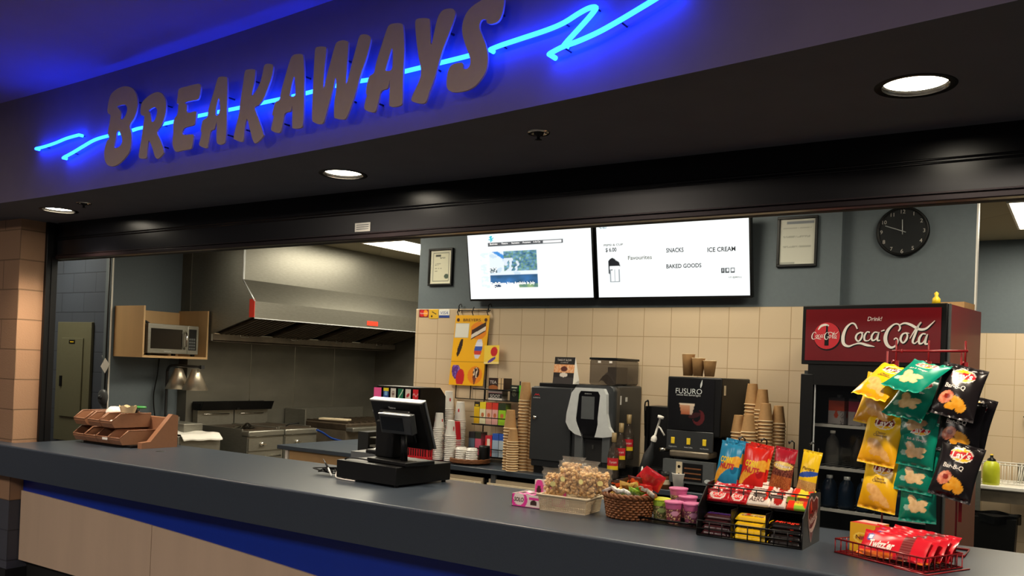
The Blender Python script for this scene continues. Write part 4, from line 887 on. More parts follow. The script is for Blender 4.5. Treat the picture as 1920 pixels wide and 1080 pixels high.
# ---------------------------------------------------------------- cups: every cup of a nested stack is a cup
def cup_mesh(name, h, rb, rt, body, rim, sleeve=None):
    m = MB(body); m.lathe([(0, h), (rb-.002, h), (rb, h-.001), (rb, h-.003), (rt, .006)], 20)
    m.lathe([(rb-.004, h-.004), (rt-.003, .004)], 20)
    m.use(rim); m.lathe([(rt-.003, .002), (rt, 0), (rt+.0035, .002), (rt+.0035, .006), (rt-.001, .008)], 20)
    if sleeve: sleeve(m, h, rb, rt)
    return m.build(name)
def ordn(k): return str(k)+('th' if 10 < k % 100 < 20 else {1: 'st', 2: 'nd', 3: 'rd'}.get(k % 10, 'th'))
def stack(proto, x, y, z, n, step, lab_top, lab, group, lean=0):
    for k in range(n):
        o = proto if proto.get('label') is None else proto.copy()
        if o is not proto: COL.objects.link(o)
        o.location = (x+lean*k*step+random.uniform(-.001, .001), y+random.uniform(-.001, .001), z+k*step); o.rotation_euler = (0, 0, random.uniform(0, 6))
        T(o, lab_top if k == n-1 else 'cup %s from the top of the %s' % (ordn(n-k), group), 'cup', group)
big = cup_mesh('paper_cup', .132, .030, .0445, 'kraft', 'kraft_rim')
mid = cup_mesh('paper_cup', .110, .028, .0425, 'kraft', 'kraft_rim')
sml = cup_mesh('paper_cup', .092, .026, .040, 'kraft', 'kraft_rim')
L_ = [  # proto, px of top centre, Y, n, step, where
    (big, -3.31, 5.22, 36, .0215, 1.532, 'tallest kraft stack left of the coffee machine'),
    (big, -3.395, 5.17, 23, .020, 1.333, 'middle-height kraft stack left of the coffee machine'),
    (sml, -3.335, 5.12, 14, .0165, 1.205, 'shortest kraft stack left of the coffee machine'),
    (big, -3.235, 5.24, 34, .0215, 1.48, 'kraft stack squeezed against the milk fridge'),
    (big, -1.735, 5.36, 37, .0215, 1.589, 'tallest kraft stack right of the drink dispenser'),
    (big, -1.665, 5.34, 33, .0215, 1.557, 'second tallest kraft stack right of the dispenser'),
    (mid, -1.617, 5.26, 29, .020, 1.475, 'kraft stack second from the cooler'),
    (mid, -1.557, 5.32, 29, .020, 1.462, 'rightmost kraft stack beside the cooler'),
    (mid, -1.70, 5.20, 23, .020, 1.405, 'low kraft stack beside the dispenser front'),
    (mid, -1.775, 5.24, 22, .020, 1.395, 'low kraft stack half hidden by the dispenser')]
for p, x, y, n, st, top, w_ in L_:
    h = {big: .132, mid: .110, sml: .092}[p]; n = int((top-ZB-h)/st)+1
    stack(p, x, y, ZB, n, (top-ZB-h)/(n-1), 'top cup of the '+w_, 'cup nested in the '+w_, w_)
for x, y, h, lb in ((-2.125, 5.27, .14, 'tallest kraft cup standing on top of the hot drink dispenser'), (-2.05, 5.25, .115, 'middle kraft cup standing on top of the hot drink dispenser'), (-1.975, 5.25, .10, 'shortest kraft cup standing on top of the hot drink dispenser')):
    m = MB('kraft'); m.lathe([(0, 0), (.030, 0), (.041, h-.004)], 24); m.lathe([(.0, .006), (.026, .006), (.038, h-.004)], 24); m.use('kraft_rim'); m.lathe([(.038, h-.004), (.040, h), (.044, h-.001), (.041, h-.005)], 24)
    T(m.build('paper_cup', None, (x, y, 1.622)), lb, 'cup', 'upright cups on the dispenser')
def coke_sleeve(m, h, rb, rt):
    m.use('ink_red')
    for a in (0, 2.1, 4.2):
        for q in range(3): m.poly([Vector((cos(a+s)*(rb+(rt-rb)*(h-z)/h+.0006), sin(a+s)*(rb+(rt-rb)*(h-z)/h+.0006), z)) for s, z in ((.10*q, h*.45), (.10*q+.1, h*.45), (.10*q+.1, h*.62), (.10*q, h*.62))])
    m.use('silver')
    for a in (0, 2.1, 4.2):
        m.poly([Vector((cos(a+s)*(rb+(rt-rb)*(h-z)/h+.0004), sin(a+s)*(rb+(rt-rb)*(h-z)/h+.0004), z)) for s, z in ((-.12, h*.2), (.42, h*.2), (.5, h*.9), (-.2, h*.9))])
wc = cup_mesh('soda_cup', .145, .031, .044, 'white', 'white_gloss', coke_sleeve)
wc2 = cup_mesh('soda_cup', .118, .028, .040, 'white', 'white_gloss', coke_sleeve)
redc = cup_mesh('soda_cup', .145, .031, .044, 'red_plastic', 'white_gloss')
def place_white(p, x, y, z0, top, h, w_):
    n = max(1, int((top-z0-h)/.0135)+1); st = (top-z0-h)/max(1, n-1)
    stack(p, x, y, z0, n, st, 'top cup of the '+w_, 'cup nested in the '+w_, w_)
_p = atY(842, 733, 5.50)
place_white(wc, _p.x, 5.50, ZB, _p.z, .145, 'tallest white stack behind the red basket')
_p = atY(824, 774, 5.22)
place_white(wc2, _p.x, 5.22, ZB+.01, _p.z, .118, 'left white stack in the red basket')
_p = atY(864, 753, 5.50)
place_white(wc, _p.x, 5.50, ZB, _p.z, .145, 'white stack behind the lid tray')
_p = atY(846, 788, 5.22)
place_white(wc2, _p.x, 5.22, ZB+.01, _p.z, .118, 'right white stack in the red basket')
_p = atY(855, 790, 5.37)
place_white(redc, _p.x, 5.37, ZB, _p.z, .145, 'red stack behind the red basket corner')
# red basket
t = thing('basket', 'red slotted plastic basket of soda cups on the back counter', 'basket', (atZ(823, 850, ZB+.02).x, 5.22, ZB))
m = MB('red_plastic'); w, d, h = .19, .09, .10
m.box(-w, w, -d, d, .0, .006); 
for s in (-1, 1):
    m.box(-w-.004, w+.004, s*d-.004, s*d+.004, h-.016, h); m.box(-w, w, s*d-.003, s*d+.003, 0, .03)
    m.box(s*w-.004, s*w+.004, -d, d, h-.016, h); m.box(s*w-.003, s*w+.003, -d, d, 0, .03)
    for k in range(17): m.box(-w+.023*k-.005, -w+.023*k+.005, s*d-.002, s*d+.002, .02, h-.01)
    for k in range(8): m.box(s*w-.002, s*w+.002, -d+.024*k-.005, -d+.024*k+.005, .02, h-.01)
m.build('slotted_body', t)
# lids on wicker tray
TX = atY(879, 855, 5.25).x
t = thing('lid_tray', 'round wicker tray holding stacks of white cup lids', 'tray', (TX, 5.27, ZB))
m = MB('wicker'); m.lathe([(0, .004), (.12, .004), (.15, .03)], 36)
for k in range(3): m.tube([(.145*cos(a*pi/18), .145*sin(a*pi/18), .018+.009*k+.002*sin(a*3)) for a in range(36)], .008, 6, closed=True)
m.build('woven_rim', t)
for k, (x, lb) in enumerate(((TX-.055, 'left stack'), (TX+.04, 'right stack'))):
    for j in range(7):
        m = MB('white_gloss') if (k == 0 and j == 0) else None
        if m:
            m.lathe([(.045, 0), (.046, .004), (.043, .006), (.040, .018), (.034, .022), (0, .022)], 24); lid = m.build('coffee_lid'); o = lid
        else: o = lid.copy(); COL.objects.link(o)
        o.location = (x+random.uniform(-.001, .001), 5.23, ZB+.006+.0155*j)
        T(o, 'white cup lid, topmost in the %s on the wicker tray' % lb if j == 6 else 'white cup lid, %s from the top in the %s on the wicker tray' % (ordn(7-j), lb), 'cup lid', 'white lids in the '+lb)
m = MB('black'); m.lathe([(0, .13), (.04, .13), (.042, .115), (.042, 0)], 20); T(m.build('black_lid_stack', None, (TX+.09, 5.32, ZB+.006)), 'dark stack of lids at the back of the wicker tray', 'cup lid')

# ---------------------------------------------------------------- tea and snack rack
def carton(label, x0, x1, z0, z1, y, d, art, words=(), nu=24, nv=30, group='tea boxes and sachets on the wire rack', name='tea_box', tilt=0):
    t = thing(name, label, 'box', ((x0+x1)/2, y, z0), 0, group); w, h = (x1-x0)/2, z1-z0
    m = MB('card_print'); M = RX(-tilt)
    m.grid(lambda u, v: M @ Vector((-w+2*w*u, 0, h*v)), nu, nv, art, False)
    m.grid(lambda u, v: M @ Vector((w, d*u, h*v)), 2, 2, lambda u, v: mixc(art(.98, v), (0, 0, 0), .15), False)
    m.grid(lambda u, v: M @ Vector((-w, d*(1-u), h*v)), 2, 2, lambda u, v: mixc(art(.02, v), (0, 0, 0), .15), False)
    m.grid(lambda u, v: M @ Vector((-w+2*w*u, d*v, h)), 2, 2, lambda u, v: art(u, .98), False)
    m.grid(lambda u, v: M @ Vector((w-2*w*u, d, h*v)), 2, 2, lambda u, v: art(u, .98), False)
    for txt, mt, x, z, hh, ww in words: m.use(mt); m.text(txt, M @ FRONT(x, -.0008, z), hh, ww)
    m.build('printed_box', t); return t
def two(a, b, s, f=None):
    def g(u, v):
        if f:
            c = f(u, v)
            if c: return c
        return H(a) if v > s else H(b)
    return g
t = thing('wire_rack', 'black wire rack of tea boxes standing by the tiles', 'rack', (0, 0, 0))
m = MB('black')
for x in (-3.93, -3.60): m.bar((x, 5.60, ZB), (x, 5.60, 1.53), .005)
for z in (1.245, 1.01): m.tube([(-3.94, 5.44, z), (-3.60, 5.44, z), (-3.60, 5.60, z), (-3.94, 5.60, z)], .004, 6, closed=True)
for z in (1.19, 1.46, .95): 
    m.tube([(-3.94, 5.46, z), (-3.60, 5.46, z)], .004, 6); m.box(-3.94, -3.54, 5.46, 5.60, z-.006, z-.003)
m.box(-3.82, -3.54, 5.47, 5.60, 1.375, 1.380)
m.build('wire_frame', t); 
carton('dark brown tea box with pale lettering at the top of the wire rack', -3.81, -3.665, 1.462, 1.548, 5.48, .10, lambda u, v: H('#d8b88c') if u > .62 and not (abs(u-.8) < .02 or abs(v-.5) < .03) and u < .95 else H('#a8602c') if ell(u, v, .3, .15, .3, .22) else H('#2c1712'), [('TEA', 'logo_white', -.03, .055, .024, .06)])
carton('white and black packet with bold lettering below the brown tea box', -3.805, -3.68, 1.381, 1.458, 5.475, .08, lambda u, v: H('#d8cfc8') if v > .72 or v < .2 else (H('#c2606a') if v > .68 else H('#1c1c1c')), [('SOOT', 'logo_white', 0, .030, .026, .09)])
carton('dark green framed tea box leaning beside a bright green one', -3.625, -3.55, 1.381, 1.50, 5.50, .05, lambda u, v: H('#7f8468') if ell(u, v, .5, .5, .28, .22) and nz(u, v, 6) > .35 else (H('#c8c8b0') if abs(v-.85) < .04 and .2 < u < .8 else H('#141c16')))
carton('bright green tea box behind the cup stacks', -3.545, -3.505, 1.381, 1.50, 5.50, .05, lambda u, v: H('#5fc832'))
yy = [('yellow tea box at the left end of the rack middle row', -3.925, -3.875, '#e7c51c', '#e2b718', True), ('pale yellow tea box second from left in the middle row', -3.872, -3.818, '#f0d82c', '#ece8c0', False),
      ('pink and red tea box in the middle of the rack', -3.814, -3.762, '#d8452c', '#e9b8a8', False), ('rose tea box with red top right of the middle of the rack', -3.758, -3.705, '#d83a2c', '#e6aaa4', False), ('lime green tea box at the right end of the middle row', -3.70, -3.635, '#2c3a20', '#9fd02c', False)]
for lb, a, b, c1, c2, dk in yy:
    carton(lb, a, b, 1.196, 1.36, 5.465, .07, (lambda u, v, c1=c1, c2=c2, dk=dk: (H('#2a2620') if dk and v > .78 and not (abs(v-.86) < .03 and .2 < u < .8) else H(c1) if v > .68 else (H('#c46a3c') if (not dk) and ell(u, v, .5, .42, .25, .10) else H(c2)))))
bb = [('black and blue tea box at the left end of the bottom row', -3.955, -3.90, '#1c2228', '#5b7186'), ('pink tea box with dark top in the bottom row', -3.895, -3.84, '#2c3428', '#d8607c'),
      ('red and white sachet box in the middle of the bottom row', -3.80, -3.74, '#c8283a', '#d8382c'), ('pale blue sachet box with blue top in the bottom row', -3.735, -3.68, '#2c5cc0', '#a8c0d8'), ('pale blue sachet box at the right of the bottom row', -3.675, -3.62, '#2c5cc0', '#c0d0dc')]
for k, (lb, a, b, c1, c2) in enumerate(bb):
    carton(lb, a, b, .956, 1.13-.02*(k == 2), 5.45, .08, (lambda u, v, c1=c1, c2=c2, k=k: (H('#f0e4d8') if k == 2 and rec(u, v, .25, .35, .75, .85) and not rec(u, v, .35, .42, .65, .52) else H(c1) if v > .72 else H(c2))))

# ---------------------------------------------------------------- soda dispenser behind the register
t = thing('soda_dispenser', 'black soda fountain with a row of coloured drink buttons behind the register', 'drink dispenser', (-4.38, 5.28, ZB))
m = MB('black'); m.prism([(-.12, .10), (-.12, .48), (-.05, .545), (.19, .545), (.19, .42), (.10, .39), (.10, .10)], .43, TR(-.205, 0, 0) @ RZ(-pi/2)); m.build('head', t)
m = MB('dark_grey'); m.box(-.19, .20, -.12, .12, 0, .11, bev=.006); m.build('base', t)
bc = ['#f05a9c', '#2c4f9c', '#d8d0c8', '#0f6a4c', '#e0d4cc', '#d8202c']
for k in range(6):
    x = -.175+.073*k+(.0 if k else -.012); w = .026+(.012 if k == 0 else 0)
    b = MB('card_print')
    def ba(u, v, k=k):
        c = H(bc[k])
        if k == 1: return H('#e8d02c') if v > .7 else (H('#7ab0d8') if ell(u, v, .5, .5, .3, .2) else c)
        if k == 2: return H('#5a2c20') if ell(u, v, .5, .5, .28, .3) and nz(u, v, 5) > .4 else c
        if k == 3: return H('#d0e0c8') if abs((v-.5)-.9*(u-.5)) < .08 else c
        if k == 4: return H('#c8303c') if ell(u, v, .5, .45, .3, .16, .4) else c
        if k == 5: return H('#e8a0a0') if abs(v-.5-.1*sin(8*u)) < .06 else c
        return c
    b.grid(lambda u, v: Vector((x-w+2*w*u, -.203-.02*v*0, .445+.085*v)), 16, 20, ba, False)
    b.use('black_gloss'); b.box(x-w-.003, x+w+.003, -.202, -.19, .442, .533)
    b.build('drink_button', t)
m = MB('mid_grey'); [m.lathe([(.012, -.05), (.014, 0)], 10, c=(-.16+.064*k, -.14, .40)) for k in range(6)]; m.build('nozzles', t)
m = MB('kraft'); m.box(-.03, .10, 0, .12, 0, .49); T(m.build('brown_box', None, (-4.00, 5.36, ZB)), 'plain brown box standing behind the soda fountain', 'box')
for o in [o for o in bpy.data.objects if o.name == 'brown_box']: o.location = (-4.40, 5.535, ZB)

# ---------------------------------------------------------------- coffee machine with fridge unit
t = thing('milk_fridge', 'dark grey countertop milk fridge with a small round lock, beside the coffee machine', 'refrigerator', (-3.05, 5.16, ZB))
m = MB('dark_grey'); m.box(-.165, .165, .01, .44, .05, .60, bev=.006); m.use('black'); m.box(-.15, .15, .03, .42, 0, .05); m.box(-.13, .15, .03, .42, .60, .625, bev=.004); m.build('body', t)
m = MB('dark_grey'); m.box(-.165, .155, -.015, .008, .095, .595, bev=.005); d = m.build('door', t)
m = MB('chrome'); m.lathe([(.012, 0), (.012, .01), (0, .013)], 16, M=TR(-.125, -.015, .385) @ RX(pi/2)); m.build('lock', d)
m = MB('ink_red'); m.ribbon([(-.02, 0, .001), (-.008, .012, .003), (0, .006, .003), (.012, .010, .003), (.022, -.002, .001)], FRONT(-.118, -.0158, .535)); m.use('silver'); m.text('EVERSYS', FRONT(-.118, -.0158, .522), .008, .055); T(m.build('maker_badge', d), 'small red and silver badge')
# sign card on it
def slow(u, v):
    if v > .72: return H('#1a1614')
    if v > .42: return mixc(H('#e08a50'), H('#f0c8a0'), nz(u, v, 4)) if not ell(u, v, .5, .56, .16, .10) else H('#5a2418')
    if v > .25: return H('#e0d4c8') if ell(u, v, .5, .34, .2, .08) else H('#1c1614')
    return H('#3a3432')
t = thing('sign_card', 'dark printed card with a coffee picture standing on the milk fridge', 'sign', (-3.0, 5.20, 1.532), 0)
m = MB('card_print'); m.grid(lambda u, v: Vector((-.08+.16*u+.008*v, .01*v, .185*v)), 40, 46, slow, False); m.use('logo_white'); m.text('TAKE IT SLOW', FRONT(.006, .005, .165), .014, .11); m.text('coffee', FRONT(.006, .004, .148), .006, .06); m.build('front', t)
m = MB('white'); m.poly([(-.08, .005, 0), (-.072, .015, .185), (.088, .015, .185), (.08, .005, 0)]); m.poly([(.08, .0, 0), (.088, .012, .185), (.10, .05, .03), (.095, .06, 0)]); m.build('back_stand', t)

t = thing('coffee_machine', 'large dark coffee machine with silver curved front frame and bean hopper', 'coffee machine', (-2.73, 5.18, ZB))
def rr(x0, x1, z0, z1, r, n=6):
    out = []
    for cx_, cz_, a0 in ((x1-r, z1-r, 0), (x0+r, z1-r, pi/2), (x0+r, z0+r, pi), (x1-r, z0+r, 3*pi/2)):
        for k in range(n+1): a = a0+k*pi/2/n; out.append((cx_+r*cos(a), cz_+r*sin(a)))
    return out
m = MB('dark_grey'); m.prism(rr(-.155, .14, .04, .625, .04), .10, TR(0, -.02, 0), True); m.box(-.15, .12, .08, .46, .02, .625, bev=.012); m.build('body', t)
m = MB('black'); m.box(-.15, .15, -.06, .1, .0, .05, bev=.006); [m.box(-.12+.04*k, -.10+.04*k, -.062, -.06, .01, .04) for k in range(6)]; m.build('drip_tray', t)
outer = [(-.115, .60), (-.135, .56), (-.165, .42), (-.17, .36), (-.14, .32), (-.10, .30), (-.10, .12), (.07, .12), (.13, .12), (.13, .30), (.155, .30), (.12, .36), (.105, .44), (.095, .56), (.08, .60)]
L1 = [(-.125, .605), (-.155, .57), (-.188, .43), (-.192, .37), (-.165, .325), (-.12, .295), (-.075, .285), (-.09, .33), (-.115, .38), (-.115, .41), (-.10, .56), (-.085, .585), (.045, .585), (.06, .56), (.048, .41), (.05, .37), (.04, .32), (.03, .285), (.09, .285), (.15, .295), (.165, .31), (.13, .36), (.11, .44), (.105, .57), (.085, .605)]
m = MB('silver'); m.prism(L1, -.035, TR(0, -.02, 0)); m.build('front_frame', t)
m = MB('mid_grey'); m.box(-.125, -.065, -.045, -.02, .12, .30, bev=.004); m.box(.08, .135, -.045, -.02, .12, .30, bev=.004); T(m.build('lower_panel', t), 'grey lower side strips')
m = MB('black_gloss'); m.prism([(-.10, .56), (-.085, .585), (.045, .585), (.06, .56), (.045, .40), (.055, .34), (.03, .295), (-.06, .295), (-.10, .34), (-.115, .40)], -.03, TR(0, -.02, 0)); m.use('black'); m.box(-.07, .08, -.045, -.02, .27, .31, bev=.006)
fp = m.build('touch_panel', t)
m = MB('mid_grey'); m.box(-.078, .018, -.0515, -.0505, .40, .55); m.use('silver'); m.text('EVERSYS', FRONT(-.03, -.052, .568), .007, .05); T(m.build('display', fp), 'grey display screen')
m = MB('black_matte'); m.box(-.06, .08, -.022, .0, .09, .29, bev=.01); m.use('chrome'); m.box(.0, .012, -.03, -.022, .205, .23); m.build('dispense_bay', t)
m = MB('silver'); m.box(.12, .1215, .10, .14, .50, .56); m.box(.12, .1215, .20, .23, .52, .55); T(m.build('stickers', t), 'two pale stickers')
m = MB('smoke_plastic'); m.prism(rr(-.095, .105, .628, .80, .02), .34, TR(0, .08, 0)); hp = m.build('bean_hopper', t)
m = MB('black'); m.box(-.10, .11, .075, .425, .797, .812, bev=.004); m.build('hopper_lid', hp)
m = MB('black_matte'); m.box(.02, .08, .12, .3, .63, .75); m.smooth = True
m.grid(lambda u, v: Vector((-.04+.12*u, .10+.3*v, .64+.06*sin(pi*u)+.02*sin(9*v))), 10, 8); m.build('coffee_beans', hp)
m = MB('logo_white'); [m.box(x, x+.022, .0785, .0795, .776, .79) for x in (-.035, .05)]; m.build('hopper_labels', hp)

# ---------------------------------------------------------------- syrup bottles, pump, stand, shakers
mat('cap_gold', '#86704a', .5, noise=.05)
def syrup(label, x, y, z, glassm='clear_plastic'):
    t = thing('syrup_bottle', label, 'bottle', (x, y, z), 0, 'syrup bottles beside the coffee machine')
    m = MB('smoke_plastic'); m.lathe([(0, 0), (.036, 0), (.038, .01), (.038, .15), (.032, .18), (.014, .215), (.013, .25)], 24); m.build('glass_body', t)
    m = MB('smoke_plastic'); m.lathe([(0, .004), (.034, .004), (.034, .145), (0, .15)], 20); m.build('syrup', t)
    m = MB('cap_gold'); m.lathe([(.0145, .235), (.016, .24), (.016, .295), (0, .297)], 16); m.build('cap', t)
    m = MB('ink_red'); n = 14
    m.grid(lambda u, v: Vector((.0387*cos(-2.6+2.4*u), .0387*sin(-2.6+2.4*u), .085+.05*v)), n, 2)
    m.use('yellow'); m.grid(lambda u, v: Vector((.0387*cos(-2.6+2.4*u), .0387*sin(-2.6+2.4*u), .06+.025*v)), n, 2)
    m.use('logo_white'); fn = lambda X, Y: Vector((.0392*cos(-1.2+X/.0392), .0392*sin(-1.2+X/.0392), .11+Y)); m.text('Torani', Matrix.Identity(4), .016, .052, .15, 0, fn)
    m.build('label_band', t)
random.seed(5)
for lb, px, py, Yy in (('front syrup bottle with a red label, lowest of the three', 1152, 811, 5.10), ('middle syrup bottle with a red label, between the other two', 1165.5, 793, 5.19), ('rear syrup bottle with a red label, highest of the three', 1180, 777, 5.28)):
    p = atY(px, py, Yy); syrup(lb, p.x, Yy, p.z-.297)
    SYR = p.x
t = thing('bottle_riser', 'black stepped riser carrying the syrup bottles', 'stand', (SYR, 5.14, ZB))
m = MB('black'); m.box(-.06, .06, .0, .095, 0, .045); m.box(-.06, .06, .095, .19, 0, .10); m.build('steps', t)
t = thing('syrup_pump', 'tall bottle with a long white pump, leaning right of the syrup bottles', 'bottle', (-2.38, 5.16, ZB))
Mx = RY(.28)
m = MB('dark_grey'); m.lathe([(0, 0), (.035, 0), (.036, .20), (.013, .27), (.012, .31)], 20, M=Mx); m.build('body', t)
m = MB('white'); m.lathe([(.018, .30), (.02, .32), (.012, .335), (.007, .34), (.007, .45), (.02, .455), (.02, .47), (0, .472)], 16, M=Mx); m.tube([Mx @ Vector((0, 0, .40)), Mx @ Vector((.02, 0, .395)), Mx @ Vector((.06, 0, .36))], .006, 8); m.build('pump', t)
t = thing('napkin_stand', 'black wire-handled condiment stand between coffee machine and hot drink dispenser', 'stand', (-2.36, 5.40, ZB))
m = MB('black'); m.box(-.11, .085, 0, .20, 0, .50, bev=.005); m.box(-.11, .16, -.10, .0, 0, .10, bev=.005); m.build('body', t)
m = MB('black_gloss')
for x in (-.10, .08): m.tube(catmull([Vector(p) for p in ((x, -.01, .30), (x+.0, -.03, .50), (x+.012, -.03, .53), (x+.022, -.02, .50), (x+.02, .0, .12))], 5), .005, 6)
m.build('wire_handle', t)
for k, (x, lb) in enumerate(((-2.27, 'left spice shaker beneath the condiment stand'), (-2.19, 'right spice shaker beneath the condiment stand'))):
    t = thing('spice_shaker', lb, 'shaker', (x, 5.13, ZB), 0, 'spice shakers on the back counter')
    m = MB('wicker'); m.lathe([(0, 0), (.032, 0), (.032, .085)], 20); m.use('cream'); m.lathe([(.0325, .03), (.0325, .06)], 20); m.build('jar', t)
    m = MB('black'); m.lathe([(.034, .084), (.034, .11), (0, .112)], 20); m.build('lid', t)
m = MB('white'); m.lathe([(0, 0), (.028, 0), (.042, .10), (.044, .104), (.044, .108), (.04, .106), (.028, .01), (0, .01)], 24)
T(m.build('foam_cup', None, (-2.10, 5.12, ZB)), 'white ribbed foam cup left of the hot drink dispenser', 'cup')
m = MB('white'); m.lathe([(.022, 0), (.004, .13), (0, .132)], 16, cap=False); T(m.build('white_nozzle', None, (-2.33, 5.08, ZB)), 'small white cone nozzle beside the spice shakers', 'nozzle')

# ---------------------------------------------------------------- hot drink dispenser
t = thing('drink_dispenser', 'tall black hot drink dispenser with a lit-style front picture and three yellow buttons', 'drink dispenser', (-2.04, 5.17, ZB), -radians(2))
m = MB('black'); m.box(-.18, .18, .0, .48, .34, .705, bev=.008); m.box(-.165, .165, .12, .46, .0, .35); m.box(-.175, .19, -.02, .40, 0, .06, bev=.008); m.build('cabinet', t)
def fus(u, v):
    w = .15+.03*(v-.42)/.12
    if abs(u-.42) < w and .30 < v < .52:
        return H('#e0cdb8') if v > .495 else (mixc(H('#a85a3c'), H('#c89878'), (v-.3)*5) if u < .50 else mixc(H('#b8a090'), H('#d8c4b0'), (v-.3)*4))
    if (ell(u, v, .68, .26, .13, .15) and not ell(u, v, .64, .30, .09, .13)): return H('#5a1c20')
    if ell(u, v, .60, .30, .14, .05, .3): return H('#38181c')
    return H('#0a0a0d')
m = MB('foil_print'); m.grid(lambda u, v: Vector((-.165+.30*u, -.003-.012*sin(pi*u), .375+.315*v)), 60, 60, fus, True)
cf = lambda X, Y: Vector((X, Y, .0125*cos(X*9)))
m.use('silver'); m.text('FUSURO', FRONT(-.03, -.004, .618), .034, .175, 0, 0, cf); m.text('sweet hot beverages', FRONT(-.03, -.004, .594), .013, .16, .2, 0, cf)
m.ribbon([(.0, .02, .002), (.004, .04, .006), (.01, .07, .001)], FRONT(.05, -.02, .62)); m.build('picture_panel', t)
m = MB('dark_grey'); m.box(-.17, .14, -.012, .0, .245, .37, bev=.004); bp = m.build('button_panel', t)
for k in range(3):
    x = -.125+.105*k; m = MB('ink_yellow'); m.box(x-.012, x+.012, -.016, -.011, .285, .325, bev=.002); b = m.build('drink_button', bp)
    m = MB('silver'); m.text(['Cappuccino', 'Sweet Coffee', 'Hot Chocolate'][k], FRONT(x, -.0125, .268), .009, .055); m.build('button_caption', bp)
m = MB('steel_dark'); m.box(-.14, .12, -.03, .12, .205, .245, bev=.01); m.build('nozzle_head', t)
m = MB('mid_grey'); m.prism([(-.165, .19), (.17, .19), (.175, .05), (-.165, .05)], .04, TR(0, -.06, 0)); fp2 = m.build('lower_panel', t)
m = MB('black'); m.box(-.03, .10, -.0615, -.06, .065, .175); m.use('wicker'); [m.box(-.02, .09, -.0625, -.0615, .08+.03*k, .088+.03*k) for k in range(3)]; m.use('cream'); m.box(-.075, -.035, -.0615, -.06, .065, .18); m.use('black'); m.lathe([(0, 0), (.010, .0)], 12, M=FRONT(-.055, -.062, .15)); m.box(-.06, -.05, -.062, -.0615, .08, .11)
m.use('silver'); m.disc(FRONT(.135, -.0612, .075), .022, .013); m.build('instruction_plate', fp2)
m = MB('cream'); m.box(.181, .183, .03, .06, .60, .66); T(m.build('side_label', t), 'small cream label')
m = MB('chrome'); m.tube([(-.21, -.02, .24), (-.19, 0, .24), (-.165, .02, .24)], .012, 8); m.build('side_tap', t)


# ---------------------------------------------------------------- condiment organizer
t = thing('condiment_organizer', 'brown plastic two-tier condiment organizer at the left end of the counter', 'organizer', (-5.585, 3.45, ZC))
# local origin: x along counter, y back
sp = [(.02, 0), (.27, 0), (.27, .22), (.24, .225), (.10, .05), (.03, .04)]
for x in (.33,):
    m = MB('brown_plastic'); m.prism([(-.0, 0), (.27, 0), (.27, .215), (.225, .225), (.065, .045), (.0, .04)], .045, TR(x+.045, .06, 0) @ RZ(pi/2)); m.build('side_panel', t)
m = MB('brown_plastic'); m.box(-.30, .33, .27, .30, 0, .20, bev=.004); m.build('back_panel', t)
def bin_(x, z, label=None):
    m = MB('brown_plastic'); w, d, h = .066, .27, .094; th = .004
    side = [(0, 0), (d, 0), (d, h), (.04, h), (-.02, .045), (-.02, .03)]
    for s in (-1, 1):
        m.prism(side, th, TR(x+s*w+(th/2 if s > 0 else th/2), 0, z) @ RZ(pi/2))
    m.box(x-w, x+w, 0, d, z, z+th); m.box(x-w, x+w, d-th, d, z, z+h)
    m.poly([(x-w, 0, z), (x+w, 0, z), (x+w, -.02, z+.03), (x-w, -.02, z+.03)]); m.poly([(x-w, -.02, z+.03), (x+w, -.02, z+.03), (x+w, -.02, z+.045), (x-w, -.02, z+.045)])
    for s in (-1, 1): m.bar((x+s*w, .04, z+h), (x+s*w, d, z+h), .004); m.bar((x+s*w, -.02, z+.045), (x+s*w, .04, z+h), .004)
    m.bar((x-w, -.02, z+.045), (x+w, -.02, z+.045), .004)
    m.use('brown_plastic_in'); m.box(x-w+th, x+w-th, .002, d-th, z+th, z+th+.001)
    return m.build('bin', t)
for k in range(4): bin_(-.27+.138*k+.04, .018)
for x in (-.23, -.06, .078+.01): bin_(x, .125)
m = MB('black'); m.box(-.25, .30, .03, .26, 0, .017); m.build('base', t)
def packet(name, label, loc, cat, rot=(0, 0, 0), size=(.04, .03, .006), col='white', group=None):
    m = MB(col); w, d, h = size; m.smooth = True
    m.grid(lambda u, v: Vector(((u-.5)*w, (v-.5)*d, h*sin(pi*u)*sin(pi*v))), 6, 6); m.grid(lambda u, v: Vector(((u-.5)*w, (v-.5)*d, -h*.3*sin(pi*u)*sin(pi*v))), 6, 6, flip=True)
    o = m.build(name, None, loc); o.rotation_euler = rot; T(o, label, cat, group); return o
packet('condiment_packet', 'white condiment packet in the lower left bin of the organizer', (-5.80, 3.50, 1.04), 'packet', (.5, .1, .3), (.06, .05, .01), 'white')
packet('condiment_packet', 'white condiment packet in the lower right bin of the organizer', (-5.37, 3.50, 1.04), 'packet', (.9, .1, -.3), (.05, .05, .01), 'white')
packet('condiment_packet', 'white condiment packet in the upper right bin of the organizer', (-5.50, 3.50, 1.155), 'packet', (.6, .1, .5), (.09, .05, .01), 'white')
m = MB('white'); m.box(-.03, .03, -.001, .001, -.008, .008); T(m.build('bin_sticker', None, (-5.50, 3.428, 1.052)), 'tiny white sticker on a lower bin of the organizer', 'sticker')
m = MB('white_gloss'); m.lathe([(0, .045), (.03, .042), (.055, .02), (.06, 0)], 24); T(m.build('foam_bowl', None, (-5.67, 3.60, 1.212)), 'white upturned bowl resting on the upper organizer bins', 'bowl')
t = thing('food_tub', 'grey-green plastic tub with a green lid on the organizer', 'tub', (-5.535, 3.63, 1.212))
